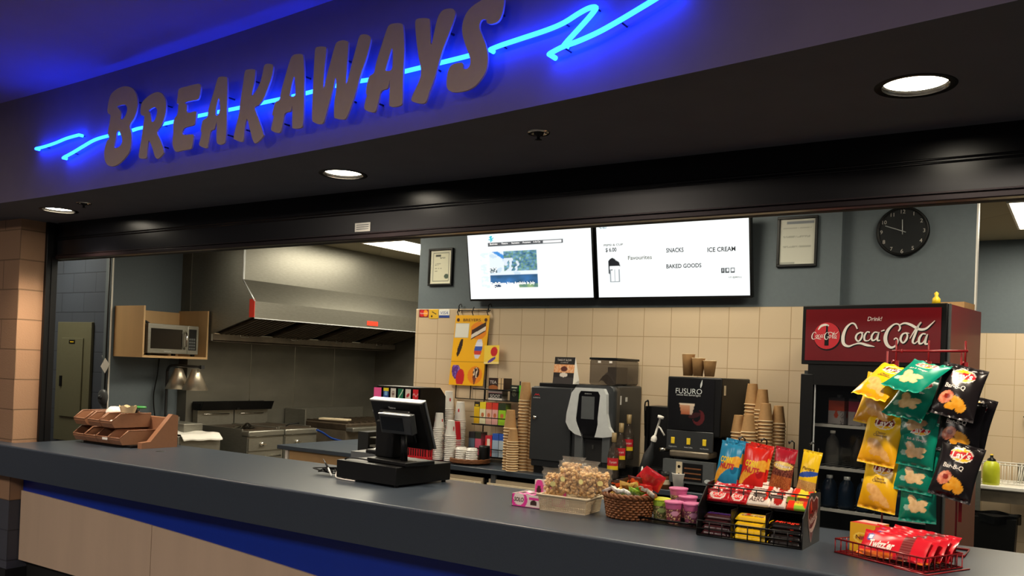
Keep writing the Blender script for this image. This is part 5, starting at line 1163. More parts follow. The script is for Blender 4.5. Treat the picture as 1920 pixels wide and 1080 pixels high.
m = MB('smoke_plastic'); m.lathe([(0, 0), (.05, 0), (.062, .035), (.04, .055), (0, .056)], 24); m.use('mid_grey'); m.lathe([(.0, .002), (.045, .004), (.052, .03), (0, .035)], 20); m.build('tub', t)
m = MB('green_plastic'); m.lathe([(0, .012), (.05, .010), (.055, 0), (.05, -.004)], 24, c=(.075, .01, .045)); m.build('lid', t)
m = MB('kraft_rim'); random.seed(4); m.smooth = True
m.grid(lambda u, v: Vector(((.04+.012*v)*cos(2*pi*u)*1.3, (.04+.012*v)*sin(2*pi*u), .045*v+.006*sin(34*u)*v)), 40, 5); m.grid(lambda u, v: Vector((.055*(u-.5)*1.6, .06*(v-.5), .028+.012*sin(17*u)*cos(15*v))), 14, 14)
T(m.build('paper_cups', None, (-5.455, 3.56, 1.225)), 'crumpled tan paper liners on the right upper organizer bin', 'paper')

# ---------------------------------------------------------------- cash drawer, register
t = thing('cash_drawer', 'wide low black cash drawer under the register', 'cash drawer', (-2.90, 3.385, ZC), -radians(4))
m = MB('black'); m.box(-.445, 0, 0, .415, .012, .105, bev=.003); m.build('body', t)
m = MB('black_matte'); m.box(-.44, -.005, .415, .42, .02, .098); m.build('drawer_front', t)
m = MB('black'); [m.lathe([(.012, 0), (.012, .013)], 10, c=(x, y, 0)) for x in (-.42, -.025) for y in (.03, .39)]; m.build('feet', t)
t = thing('register_terminal', 'black touch screen register seen from behind with a silver edge, on the cash drawer', 'register', (-3.045, 3.54, ZC+.106), -radians(7))
m = MB('black'); m.box(-.12, .18, -.09, .12, 0, .022, bev=.005); m.build('base', t)
m = MB('black'); m.box(-.14, .0, -.02, .07, .02, .22, bev=.01); m.build('stand_column', t)
Mt = TR(0, .10, .085) @ RX(radians(20))
m = MB('black'); m.box(-.20, .195, -.030, .0, 0, .262, bev=.01, M=Mt); m.box(-.12, .12, -.055, -.03, .04, .22, bev=.012, M=Mt); m.build('screen_back', t)
m = MB('mid_grey'); m.box(-.203, .198, -.002, .012, -.003, .262, bev=.004, M=Mt); m.use('silver'); m.box(-.203, .199, -.028, .012, .258, .268, bev=.004, M=Mt); T(m.build('silver_bezel', t), 'silver edge around the screen')
m = MB('silver'); m.text('Vectron', Mt @ FRONT(-.03, -.0315, .228), .013, .055); m.build('maker_name', t)
m = MB('black'); m.tube([(.11, -.035, .02), (.11, -.04, .17)], .018, 12); dpole = m.build('display_pole', t)
Md = TR(.10, -.065, .165) @ RX(radians(14))
m = MB('dark_grey'); m.box(-.12, .115, -.02, .02, 0, .105, bev=.006, M=Md); m.use('silver'); m.box(-.12, .115, -.021, -.012, .102, .107, M=Md); dd = m.build('customer_display', t)
m = MB('black_gloss'); m.box(-.105, .06, -.0225, -.0205, .02, .09, M=Md); m.build('display_window', dd)
m = MB('black'); m.bar(tuple(Mt @ Vector((-.205, -.01, .19))), tuple(Mt @ Vector((-.20, -.01, .19))), .006); m.use('silver'); m.box(-.208, -.20, -.02, -.01, .19, .20, M=Mt); m.build('port_cover', t)
t = thing('receipt_printer', 'low grey-black receipt printer with paper beside the cash drawer', 'printer', (-3.42, 3.74, ZC), .1)
m = MB('mid_grey'); m.prism([(-.12, 0), (.12, 0), (.12, .09), (.02, .115), (-.12, .115)], .14, None); m.build('body', t)
m = MB('black'); m.box(-.02, .10, .0, .14, .10, .135, bev=.01); m.build('cover', t)
m = MB('white'); m.grid(lambda u, v: Vector((.02+.09*u, .03+.07*v, .137+.03*v)), 4, 6); m.build('paper', t)
t = thing('scanner_stand', 'dark square holder standing behind the receipt printer', 'holder', (-3.40, 3.80, ZC), .0)
bpy.data.objects.remove(t)
# cables, pen, scissors
m = MB('black'); random.seed(11)
for k in range(4):
    P = [Vector((-3.36+random.uniform(-.02, .05), 3.47+random.uniform(-.03, .03), ZC+.01))]
    for j in range(5): P.append(Vector((-3.40-.035*j+random.uniform(-.04, .04), 3.50+random.uniform(-.05, .06), ZC+.006+.035*abs(sin(j+k)))))
    P.append(Vector((-3.38, 3.52, ZC+.05))); m.tube(catmull(P, 5), .0035, 6)
m.tube(catmull([Vector(p) for p in ((-3.36, 3.52, ZC+.02), (-3.33, 3.46, ZC+.10), (-3.25, 3.45, ZC+.118), (-3.12, 3.47, ZC+.112), (-2.98, 3.47, ZC+.111))], 6), .004, 6)
T(m.build('cable_tangle'), 'tangle of thin black cables beside the cash drawer', 'cable')
m = MB('white'); m.tube(catmull([Vector(p) for p in ((-3.37, 3.46, ZC+.05), (-3.36, 3.43, ZC+.012), (-3.30, 3.415, ZC+.005), (-3.20, 3.41, ZC+.005))], 6), .004, 6); T(m.build('white_cable'), 'white cable lying in front of the cash drawer', 'cable')
t = thing('pen', 'black and silver pen leaning out of the cables', 'pen', (0, 0, 0))
m = MB('black'); m.tube([(-3.53, 3.50, ZC+.085), (-3.46, 3.47, ZC+.045)], [.002, .007], 8); m.build('tip', t); m = MB('silver'); m.tube([(-3.46, 3.47, ZC+.045), (-3.40, 3.44, ZC+.008)], .005, 8); m.build('barrel', t)
m = MB('black_matte'); m.lathe([(.03, 0), (.03, .001), (0, .001)], 20); T(m.build('counter_grommet', None, (-5.02, 3.52, ZC+.0003)), 'small dark round mark on the counter right of the organizer', 'grommet')
# equipment seen between drawer and back counter
t = thing('cup_holder_block', 'dark square cup dispenser on the back counter left of the soda fountain', 'dispenser', (-4.90, 5.30, ZB))
m = MB('black_matte'); m.box(-.06, .05, 0, .2, 0, .155); m.build('body', t); m = MB('steel'); m.box(.07, .22, .0, .16, .04, .055); m.box(.07, .22, .0, .16, .11, .118); m.box(.09, .2, .02, .14, 0, .04); m.build('steel_shelf', t)

# ---------------------------------------------------------------- solo boxes
def solo(u, v):
    if ell(u, v, .26, .55, .30, .72) and not ell(u, v, .26, .62, .19, .52): return H('#e0359a')
    if u > .62 and v > .62 and v < .85: return H('#e0359a')
    if ell(u, v, .78, .35, .12, .28) and v > .2: return H('#3a2018')
    if v < .06: return H('#c04a90')
    return H('#e8d8d4')
def solobox(label, x, y, z, rz, w=.15, h=.058, d=.13, flip=False, tilt=0):
    t = thing('candy_box', label, 'box', (x, y, z), rz, 'pink and white candy boxes')
    m = MB('card_print')
    if flip: m.grid(lambda u, v: Vector((-w/2+w*u, 0, h*v)), 40, 20, lambda u, v: (H('#3a2018') if ell(u, v, .14, .5, .08, .3) else H('#d8459a') if ell(u, v, .15, .5, .15, .55) else solo(u-.45, v) if u > .45 else H('#e8d8d4')), False)
    else: m.grid(lambda u, v: Vector((-w/2+w*u, 0, h*v)), 40, 20, solo, False)
    m.use('white'); m.box(-w/2, w/2, .0015, .003, 0, h); m.box(-w/2, -w/2+.002, 0, d, 0, h); m.box(w/2-.002, w/2, 0, d, 0, h); m.box(-w/2, w/2, d-.002, d, 0, h); m.box(-w/2, w/2, 0, d, 0, .002)
    m.use('ink_brown'); m.text('SOLO', FRONT(-w/2+(.26 if not flip else .74)*w, -.0008, h*.58), .019, .05, .1, .02)
    m.build('carton', t)
    if not flip:
        for k in range(3):
            q = MB('card_print'); q.grid(lambda u, v: Vector((-w/2+.01+.046*k+.04*u, .01+.10*v, h-.004+.006*sin(pi*u))), 8, 10, lambda u, v: H('#f0dcd8') if rec(u, v, .0, .6, 1, 1) else (H('#4a2a20') if rec(u, v, .2, .15, .8, .55) else H('#e070b0')), True)
            q.build('sweet_packet', t)
    return t
solobox('open candy box on the counter in front, left of the white basket', -2.115, 3.372, ZC, -.0)
solobox('upright candy box behind the front one, left of the white basket', -2.045, 3.47, ZC+.0, .12, .16, .118, .03, True)

# ---------------------------------------------------------------- white basket with popcorn bags
t = thing('plastic_basket', 'cream perforated plastic basket full of caramel popcorn bags', 'basket', (-1.925, 3.375, ZC), .06)
m = MB('cream'); w, d, h = .112, .155, .068
m.box(-w, w, 0, d, 0, .003)
def perf(P, n1, n2):
    # perforated wall: frame strips around rows of square holes
    for i in range(n1+1):
        a = i/n1; m.grid(lambda u, v: P(a-.31/n1+.62/n1*u, v), 1, 8, None, False)
    for j in range(n2+1):
        b = j/n2; m.grid(lambda u, v: P(u, b-.32/n2+.64/n2*v), 8, 1, None, False)
for s in (0, 1): perf(lambda u, v, s=s: Vector((-w+2*w*u, (0 if s == 0 else d)-.008*(1 if s == 0 else -1)*v, .006+(h-.014)*v)), 26, 7)
for s in (-1, 1): perf(lambda u, v, s=s: Vector((s*(w+.008*v), d*u, .006+(h-.014)*v)), 16, 7)
m.tube([(-w-.01, -.01, h), (w+.01, -.01, h), (w+.01, d+.01, h), (-w-.01, d+.01, h)], .006, 8, closed=True); m.build('perforated_body', t)
random.seed(21)
kern = MB('popcorn'); kern.smooth = True
def kernel_(m, c, r):
    bmesh.ops.create_icosphere(m.bm, subdivisions=1, radius=r, matrix=TR(*c) @ Matrix.Rotation(random.uniform(0, 6), 4, 'X') @ Matrix.Diagonal((1, random.uniform(.7, 1.1), random.uniform(.7, 1.2), 1)))
def popbag(label, c, rz, tilt, w=.10, h=.13):
    t = thing('popcorn_bag', label, 'snack bag', c, rz, 'caramel popcorn bags in the cream basket')
    M = RX(tilt)
    m = MB('clear_plastic'); m.smooth = True
    ph = random.uniform(0, 6)
    def bg(s):
        def P(u, v):
            b = (max(0, sin(pi*u))**.5)*(max(0, sin(pi*min(1, v*1.12)))**.55) if v < .89 else 0
            x = (u-.5)*w*(1-.22*max(0, v-.85)/.15+ (.0 if v < .9 else .35*(v-.9)/.1)); return M @ Vector((x+.004*sin(20*v+ph), s*(.034*b+.003*sin(17*u+9*v+ph)*b)+.006*sin(9*u+ph)*(v > .85), h*v))
        return P
    m.grid(bg(-1), 14, 18); m.grid(bg(1), 14, 18, flip=True); m.build('clear_wrapper', t)
    k = MB('popcorn')
    for q in range(130):
        u, v = random.uniform(.1, .9), random.uniform(.05, .78); s = random.uniform(-1, 1)
        b = sin(pi*u)**.5*sin(pi*v*1.0)**.5
        kernel_(k, M @ Vector(((u-.5)*w*.9, s*.026*b, h*v)), random.uniform(.0075, .0115))
    for f in k.bm.faces: f.smooth = True
    T(k.build('popcorn', t), kind='stuff')
    l = MB('sticker_yellow'); l.disc(M @ FRONT(random.uniform(-.01, .01), -.0375, h*.5), .013, .012); T(l.build('round_sticker', t), 'pale yellow round sticker')
    return t
popbag('caramel popcorn bag at the left end of the cream basket', (-2.00, 3.42, ZC+.06), .25, .12)
popbag('caramel popcorn bag in the middle front of the cream basket, big sticker', (-1.915, 3.41, ZC+.075), -.1, .05, .11, .15)
popbag('caramel popcorn bag at the right end of the cream basket', (-1.83, 3.42, ZC+.075), -.25, .0, .105, .135)
popbag('caramel popcorn bag at the back left of the cream basket', (-1.955, 3.50, ZC+.085), .1, -.1, .11, .15)
popbag('caramel popcorn bag at the back right of the cream basket', (-1.865, 3.50, ZC+.085), -.3, -.05, .11, .14)
popbag('caramel popcorn bag lying over the right rim of the cream basket', (-1.79, 3.47, ZC+.085), .5, .15, .10, .12)

# ---------------------------------------------------------------- wicker basket
t = thing('wicker_basket', 'brown woven wicker basket of small sweets on the counter', 'basket', (-1.645, 3.465, ZC), 0)
m = MB('wicker'); rx, ry, h = .108, .09, .098
N = 48
for j in range(9):
    for ph in (0,):
        P = []
        for k in range(N*2):
            a = 2*pi*k/(N*2); wob = .005*sin(k*pi/2.0+(pi if j % 2 else 0)); f = .86+.14*(j/8)
            P.append(((rx*f+wob)*cos(a)*1.0, (ry*f+wob)*sin(a), .008+j*.0105))
        m.tube(P, .0052, 5, closed=True)
for k in range(24):
    a = 2*pi*k/24; m.tube([(rx*.86*cos(a), ry*.86*sin(a), 0), (rx*cos(a), ry*sin(a), h)], .004, 5)
m.build('woven_wall', t)
m = MB('wicker')
for s in (0, 1): m.tube([((rx+.004+.005*sin(14*a+pi*s))*cos(a), (ry+.004+.005*sin(14*a+pi*s))*sin(a), h+.003+.006*cos(14*a+pi*s)) for a in [2*pi*k/120 for k in range(120)]], .0065, 6, closed=True)
m.build('braided_rim', t)
m = MB('wicker'); m.lathe([(0, .004), (.09, .004)], 24, M=Matrix.Diagonal((1, .84, 1, 1))); m.build('base', t)
random.seed(31)
def sweet(label, loc, rot, size, c1, c2, group='wrapped sweets in the wicker basket', words=None):
    w, h, th = size; m = MB('foil_print'); A, B = H(c1), H(c2); ph = random.uniform(0, 6)
    def P(s):
        def f(u, v):
            b = max(0, sin(pi*u))**.6*max(0, sin(pi*v))**.5
            return Vector(((u-.5)*w*(1+.0*v), s*th*(b+.15*sin(22*u+ph)*b), (v-.5)*h))
        return f
    art = lambda u, v: B if (ell(u, v, .5, .5, .3, .25) or (abs(v-.5+.3*sin(6*u+ph)) < .05)) else A
    m.grid(P(-1), 16, 16, art); m.grid(P(1), 12, 12, lambda u, v: A, flip=True)
    if words: m.use('logo_white'); fn = lambda X, Y: P(-1)(X/w+.5, Y/h+.5)+Vector((0, -.001, 0)); m.text(words, Matrix.Identity(4), h*.28, w*.6, .1, .01, fn)
    o = m.build('wrapped_sweet', None, loc); o.rotation_euler = rot; T(o, label, 'sweet', group); return o
SW = [('red foil sweet packet standing tallest at the back of the wicker basket', (-1.565, 3.52, ZC+.17), (.3, .5, .2), (.10, .085, .012), '#c4202c', '#a01824'),
      ('second red foil packet leaning behind the tallest one', (-1.60, 3.55, ZC+.16), (.2, .8, 0), (.10, .07, .01), '#d02430', '#7a1018'),
      ('dark red and orange wrapper at the back middle of the wicker basket', (-1.645, 3.52, ZC+.15), (.3, .1, 0), (.07, .055, .008), '#5a1c18', '#e8602c'),
      ('orange-edged dark wrapper at the back left of the wicker basket', (-1.70, 3.49, ZC+.14), (.5, -.3, .2), (.08, .05, .008), '#3a2418', '#f0642c'),
      ('gold wrapper with orange trim in the centre of the wicker basket', (-1.66, 3.46, ZC+.135), (.6, .2, .1), (.06, .05, .01), '#c8a050', '#7a5020'),
      ('second gold wrapper right of the centre of the wicker basket', (-1.625, 3.47, ZC+.135), (.6, -.3, 0), (.05, .05, .01), '#d8b060', '#8a5a28'),
      ('white wrapper with brown stripes at the front left of the wicker basket', (-1.715, 3.42, ZC+.115), (.9, -.4, .2), (.065, .045, .01), '#e4d8d0', '#6a3a30'),
      ('second white striped wrapper left of centre in front', (-1.685, 3.41, ZC+.12), (.9, .5, -.2), (.05, .04, .01), '#ece4dc', '#8a5a50'),
      ('white mint wrapper at the front centre of the wicker basket', (-1.655, 3.40, ZC+.118), (.9, 0, .3), (.045, .035, .01), '#e8ece8', '#b0b8b0'),
      ('another white mint wrapper just right of the front centre', (-1.628, 3.405, ZC+.116), (.8, .4, 0), (.045, .035, .01), '#eef0ea', '#9aa69a'),
      ('leaf green wrapper at the right front of the wicker basket', (-1.60, 3.42, ZC+.122), (.8, .3, 0), (.055, .045, .01), '#8fb838', '#4f7a20'),
      ('darker green wrapper beside the leaf green one', (-1.575, 3.44, ZC+.13), (.7, -.5, 0), (.05, .05, .01), '#5f9a2c', '#a8c850'),
      ('red and white wrapper with lettering at the right of the wicker basket', (-1.555, 3.43, ZC+.14), (.6, .1, .2), (.062, .045, .01), '#d8281c', '#f0e8e0'),
      ('small white packet hanging over the right rim of the wicker basket', (-1.53, 3.43, ZC+.12), (.8, .6, .1), (.04, .035, .008), '#e8e0d0', '#d0c4a0')]
for lb, loc, rot, sz, a, b in SW: sweet(lb, loc, rot, sz, a, b, words='SOS' if 'lettering' in lb else None)
random.seed(77)
for k in range(12):
    a = k*.52; m_ = sweet('sweet buried in the lower layer of the wicker basket', (-1.645+.06*cos(a), 3.465+.05*sin(a), ZC+.085+.01*(k % 3)), (random.uniform(.4, 1.2), random.uniform(-.6, .6), a), (.06, .045, .01), random.choice(['#e4d8d0', '#c8a050', '#5a1c18', '#8fb838', '#d8281c']), '#b89878', 'buried sweets in the wicker basket')

# ---------------------------------------------------------------- fruit cups
def fcup(label, x, y, z, lid, body, s=1.0):
    t = thing('snack_cup', label, 'snack cup', (x, y, z), 0, 'sealed snack cups on the black tray')
    def ca(u, v):
        c = H(body)
        if v > .72: return H(lid)
        if ell((u*3) % 1, v, .5, .5, .26, .13): return mixc(H(lid), (1, 1, 1), .35)
        if nz(u*2, v, 8) > .72: return H('#e8c890')
        return mixc(c, (.15, .08, .06), .5 if nz(u*3, v, 5) > .6 else 0)
    m = MB('foil_print'); m.grid(lambda u, v: Vector(((.028+.011*v)*s*cos(2*pi*u), (.028+.011*v)*s*sin(2*pi*u), .088*s*v)), 48, 22, ca); m.use('black'); m.lathe([(0, .001), (.028*s, .001)], 20); m.build('cup', t)
    l = lid if lid in MT else None
    m = MB('lid_pink' if 'pink' in label else 'yellow_green'); m.lathe([(.041*s, .085*s), (.0415*s, .091*s), (.038*s, .092*s), (0, .090*s)], 28); m.build('lid', t); return t
fcup('green-lidded snack cup right of the wicker basket', -1.512, 3.50, ZC+.006, '#9cc040', '#7a8050')
fcup('pink-lidded snack cup standing alone at the back of the tray', -1.475, 3.60, ZC+.045, '#b85a88', '#a88068')
fcup('pink-lidded snack cup stacked behind the two front pink ones', -1.415, 3.56, ZC+.02, '#b85a88', '#a0506c')
fcup('pink-lidded snack cup in front, right of the green one', -1.435, 3.46, ZC+.006, '#b85a88', '#80404c')
fcup('pink-lidded snack cup half hidden beside the candy rack', -1.358, 3.47, ZC+.006, '#b85a88', '#8c4c68')
t = thing('counter_tray', 'low black tray under the snack cups beside the candy rack', 'tray', (-1.44, 3.52, ZC))
m = MB('black'); m.box(-.13, .14, -.11, .12, 0, .005); m.build('base', t); m = MB('black'); m.tube([(-.13, -.11, .02), (.14, -.11, .02), (.14, .12, .02), (-.13, .12, .02)], .005, 6, closed=True); m.build('rim', t)
m = MB('black'); m.box(-.04, .04, -.03, .03, 0, .038); T(m.build('riser_block', None, (-1.475, 3.60, ZC+.006)), 'small black riser under the rear snack cup', 'riser')

# ---------------------------------------------------------------- candy rack
t = thing('candy_rack', 'black wire two-tier candy rack with a red heart-shaped side emblem', 'rack', (-1.27, 3.30, ZC))
Wd = .405
m = MB('black'); m.prism([(0, 0), (.24, 0), (.24, .21), (.10, .20), (0, .115)], .004, TR(.004, 0, 0) @ RZ(pi/2)); m.build('side_panel', t)
m = MB('dark_grey'); m.prism([(0, 0), (.24, 0), (.24, .19), (.10, .20), (0, .115)], .004, TR(Wd+.004, 0, 0) @ RZ(pi/2)); sp_ = m.build('side_panel', t)
# heart emblem with lettering on the outward face
ht = [(0, .0), (.02, .035), (.055, .07), (.075, .10), (.07, .135), (.04, .145), (.01, .13), (-.02, .15), (-.05, .14), (-.065, .11), (-.06, .07), (-.045, .03), (-.03, .0), (-.015, -.02)]
m = MB('logo_dull'); vs, fs = fillmesh([[(x*1.05, (z-.06)*1.05) for x, z in ht]], 0); M = RIGHT(Wd+.0052, .125, .095)
vv = [m.bm.verts.new(M @ Vector((x, y, 0))) for x, y, z in vs]; [m.face([vv[i] for i in f]) for f in fs]
m.use('fridge_red'); vs, fs = fillmesh([[(x*.97, (z-.06)*.97) for x, z in ht]], 0); M = RIGHT(Wd+.0056, .125, .095)
vv = [m.bm.verts.new(M @ Vector((x, y, 0))) for x, y, z in vs]; [m.face([vv[i] for i in f]) for f in fs]
m.use('logo_dull'); m.text('Nestlé', RIGHT(Wd+.0062, .125, .105) @ RZ(.25), .030, .105, .1, .02); m.ribbon([(-.045, -.035, .004), (-.01, -.04, .009), (.03, -.02, .010), (.06, .005, .003)], RIGHT(Wd+.0062, .125, .10))
T(m.build('heart_emblem', sp_), 'dark red heart emblem with white lettering')
m = MB('black')
rails = [(-.002, .03), (-.002, .06), (-.002, .005), (.09, .125), (.09, .155), (.09, .19)]
for y, z in rails: m.bar((0, y, z), (Wd, y, z), .0028)
for k in range(9):
    x = Wd*k/8; m.bar((x, -.002, .005), (x, -.002, .06), .0025); m.bar((x, .09, .125), (x, .09, .19), .0025)
for x in (0, .135, .27, Wd): m.bar((x, .0, .062), (x, .09, .125), .0025)
m.build('front_grille', t)
m = MB('black'); m.box(.004, Wd, .0, .24, .0, .004); m.box(.004, Wd, .09, .24, .118, .122); m.box(.004, Wd, .236, .24, 0, .2)
for x in (.135, .27): m.box(x-.001, x+.001, .0, .24, 0, .115)
m.build('shelf', t)
for x in (.10, .19, .30, .38):
    m = MB('black'); m.tube([(x, .24, .19), (x, .24, .375), (x, .20, .385), (x, .17, .375), (x, .165, .383)], .003, 6); m.build('bag_hook', t)
m = MB('black'); m.bar((Wd-.01, .238, .0), (Wd-.01, .238, .36), .0025); m.build('rear_rod', t)
# candy bars: boxes with flow-wrap ends
def bar(name, label, loc, rot, size, art, words=(), group='', foil=True, cat='candy bar'):
    w, d, h = size; m = MB('foil_print')
    def P(u, v):   # top & front wrap profile
        a = pi*v; e = min(1, min(u, 1-u)*14)
        return Vector(((u-.5)*w, -cos(a)*d/2*(.9+.1*e), (sin(a)**.5 if sin(a) > 0 else 0)*h*(.25+.75*e)))
    m.grid(P, 24, 14, art); m.use('ink_brown'); m.grid(lambda u, v: Vector(((u-.5)*w, (v-.5)*d, 0)), 2, 2, None, False, flip=True)
    for txt, mt, v0, hh, ww, u0 in words:
        m.use(mt); fn = lambda X, Y: P(X/w+u0, v0+Y/(d*1.3))+Vector((0, -.0008, .0012)); m.text(txt, Matrix.Identity(4), hh, ww, .1, .01, fn)
    o = m.build(name, None, loc); o.rotation_euler = rot; T(o, label, cat, group); return o
BX, BY = -1.27, 3.30
def rows(name, lab, x, y0, dy, z0, dz, n, size, art, words, group, rx=0):
    first = None
    for k in range(n):
        loc = (BX+x, BY+y0+dy*k, ZC+z0+dz*k)
        if first is None: first = bar(name, lab(k), loc, (rx, 0, 0), size, art, words, group); o = first
        else: o = first.copy(); COL.objects.link(o); o.location = loc; T(o, lab(k))
    return first
kit = lambda u, v: H('#f0e8e0') if ell(u, v, .45, .45, .33, .28) and not ell(u, v, .45, .45, .27, .2) else (H('#e8383c') if ell(u, v, .45, .45, .27, .2) else H('#b81420'))
pl = ['front', 'second', 'third', 'fourth', 'fifth']
rows('chocolate_bar', lambda k: 'red chocolate bar with white oval, %s one in the leftmost upper pocket' % pl[k], .055, .098, .030, .152, .013, 4, (.095, .062, .016), kit, [('KitKat', 'logo_white', .45, .016, .05, .45)], 'red bars in the leftmost upper pocket', .75)
rows('chocolate_bar', lambda k: 'red chocolate bar, %s one in the second upper pocket' % pl[k], .135, .098, .030, .152, .013, 3, (.07, .062, .016), kit, [('KitKat', 'logo_white', .45, .014, .045, .45)], 'red bars in the second upper pocket', .75)
aero = lambda u, v: H('#d8281c') if ell(u, v, .75, .6, .12, .2) else (H('#e8dcd0') if v < .72 else H('#5a2c1c'))
rows('chocolate_bar', lambda k: 'white and brown chocolate bar, %s one in the upper middle pocket' % pl[k], .215, .098, .030, .152, .013, 4, (.095, .062, .016), aero, [('AERO', 'ink_brown', .42, .020, .06, .45)], 'white and brown bars in the upper middle pocket', .75)
rows('chocolate_bar', lambda k: 'red and cream chocolate bar, %s one right of the upper middle pocket' % pl[k], .29, .098, .030, .152, .013, 3, (.06, .062, .016), lambda u, v: H('#a8201c') if ell(u, v, .5, .5, .3, .3) else H('#e4d4c8'), [], 'red and cream bars in the upper tier', .75)
rows('chocolate_bar', lambda k: 'red and yellow candy packet, %s one in the rightmost upper pocket' % pl[k], .365, .098, .030, .152, .013, 3, (.085, .062, .016), lambda u, v: H('#e8341c') if u < .35 or ell(u, v, .85, .5, .14, .3) else (H('#e8d83c') if v > .35 else H('#8fc43c')), [('Smarties', 'ink_red', .5, .012, .04, .55)], 'red and yellow packets in the upper tier', .75)
for x, a, b in ((.03, '#7a1418', '#a01c20'), (.09, '#8a181c', '#c02428'), (.15, '#a81c20', '#6a1014'), (.215, '#5a4a44', '#8a7a70'), (.28, '#4a3c38', '#7a6c66'), (.345, '#8aa030', '#6a5a20'), (.385, '#b83a28', '#8a2018')):
    bar('chocolate_bar', 'lower edge-on candy bar behind the upper grille, %s' % {.03: 'dark red at the far left', .09: 'red second from the left', .15: 'bright red third from the left', .215: 'grey-brown in the middle', .28: 'dark brown right of the middle', .345: 'green and yellow near the right', .385: 'orange red at the far right'}[x],
        (BX+x, BY+.098, ZC+.124), (0, 0, 0), (.058, .02, .055), lambda u, v, a=a, b=b: H(a) if int(v*9) % 2 else H(b), [], 'edge-on bars behind the upper grille')
# lower tier
dm = lambda u, v: H('#e8e4e0') if v > .62 else (H('#4a2c7a') if v > .35 and nz(u, v, 12) > .3 else H('#3a1c20'))
rows('chocolate_bar', lambda k: 'purple and white chocolate bar, %s from the bottom in the lower left pocket' % pl[k].replace('front', 'first'), .068, .055, .008, .006, .02, 4, (.12, .07, .019), dm, [], 'purple and white bars in the lower left pocket')
cc = lambda u, v: H('#f0c81c') if (u < .15 or u > .85 or v > .55) else (H('#d8281c') if .25 < u < .4 and v > .3 else (H('#e8c8a8') if abs(v-.38) < .12 and nz(u, v, 9) > .45 else H('#e8b818')))
rows('chocolate_bar', lambda k: 'yellow chocolate bar, %s from the bottom in the lower middle pocket' % pl[k].replace('front', 'first'), .205, .06, .006, .006, .023, 4, (.135, .08, .022), cc, [('Coffee Crisp', 'ink_brown', .27, .014, .085, .5)], 'yellow bars in the lower middle pocket')
mi = lambda u, v: H('#16100e') if nz(u, v, 3) > .1 else H('#2a201c')
rows('chocolate_bar', lambda k: 'black chocolate bar with red lettering, %s from the bottom in the lower right pocket' % pl[k].replace('front', 'first'), .337, .06, .005, .006, .02, 4, (.125, .08, .02), mi, [('Mirage', 'red_tag', .34, .020, .09, .5)], 'black bars in the lower right pocket')

# ---------------------------------------------------------------- pouches and chip bags
def pouch(name, label, M, w, h, th, art, words=(), group=None, cat='snack bag', nu=44, nv=56, flare=.06, seed=0):
    rnd = random.Random(seed); ph = [rnd.uniform(0, 6) for _ in range(6)]
    def P(s):
        def f(u, v):
            u0 = min(max(u, 0), 1); v0 = min(max(v, 0), 1)
            vv = min(1, max(0, (v0-.05)/.90)); b = max(0, sin(pi*u0))**.55*max(0, sin(pi*vv))**.55
            edge = 1-abs(2*u0-1)
            wr = .10*sin(26*u0+ph[0]+6*v0)*(abs(2*vv-1)**2)+.06*sin(18*v0+ph[1])*(abs(2*u0-1)**2)+.05*sin(9*u0+11*v0+ph[2])
            x = (u0-.5)*w*(1-flare*sin(pi*vv)+.03*sin(9*v0+ph[3])*0)
            y = s*th*(b*(1+wr))+.004*sin(7*u0+ph[4])*(1-sin(pi*vv))+.003*sin(24*u0+ph[5])*(1 if (v0 < .05 or v0 > .95) else 0)
            return Vector((x, y, (v0-.5)*h*(1-.03*b)))
        return f
    F = P(-1); m = MB('foil_print'); m.grid(F, nu, nv, art); m.grid(P(1), 14, 18, lambda u, v: mixc(art(.03, v), (.5, .5, .5), .1), flip=True)
    for w_ in words:
        txt, mt, cu, cv, hh, ww = w_[:6]; sh = w_[6] if len(w_) > 6 else .1; bold = w_[7] if len(w_) > 7 else .01
        rot = w_[8] if len(w_) > 8 else 0
        m.use(mt)
        def fn(X, Y): 
            x2, y2 = X*cos(rot)-Y*sin(rot), X*sin(rot)+Y*cos(rot)
            return F(cu+x2/w, cv+y2/h)+Vector((0, -.0012, 0))
        m.text(txt, Matrix.Identity(4), hh, ww, sh, bold, fn)
    o = m.build(name); o.matrix_world = M; T(o, label, cat, group); return o
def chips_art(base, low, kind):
    B, L = H(base), H(low)
    def a(u, v):
        if v < .03 or v > .97: return mixc(B, (1, 1, 1), .1)
        if kind != 'teal_small':
            if ell(u, v, .52, .80, .27, .13):
                if abs((v-.80)-.12*(u-.52)) < .062 and ell(u, v, .52, .80, .26, .12): return H('#c8202c') if kind != 'yellow' else H('#7a2430')
                return H('#f8c830') if ell(u, v, .52, .80, .245, .115) else (1, .97, .92)
        if kind == 'yellow':
            if ell(u, v, .40, .36, .24, .10, -.3) or ell(u, v, .62, .24, .26, .08, -.5) or ell(u, v, .45, .22, .16, .06): return mixc(H('#d8a058'), H('#e8b870'), nz(u, v, 3))
        if kind == 'teal':
            for q in ((.38, .40, .15, .09, -.6), (.60, .34, .20, .07, .2), (.48, .26, .17, .08, .3), (.66, .24, .10, .05, 0), (.35, .30, .1, .05, .4)):
                if ell(u, v, *q): return mixc(H('#e0bc84'), H('#efd09c'), nz(u, v, 3))
            if ell(u, v, .22, .26, .09, .06): return H('#9ac8b8')
        if kind == 'black':
            if ell(u, v, .30, .36, .07, .05): return H('#8a2414')
            for q in ((.28, .34, .17, .12, .4),): 
                if ell(u, v, *q): return mixc(H('#e8a880'), H('#c86048'), nz(u, v, 3))
            for q in ((.56, .30, .18, .08, -.3), (.66, .20, .12, .09, .3), (.45, .20, .14, .07, .2)):
                if ell(u, v, *q): return mixc(H('#e8981c'), H('#f0b040'), nz(u, v, 3))
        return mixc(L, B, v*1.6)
    return a
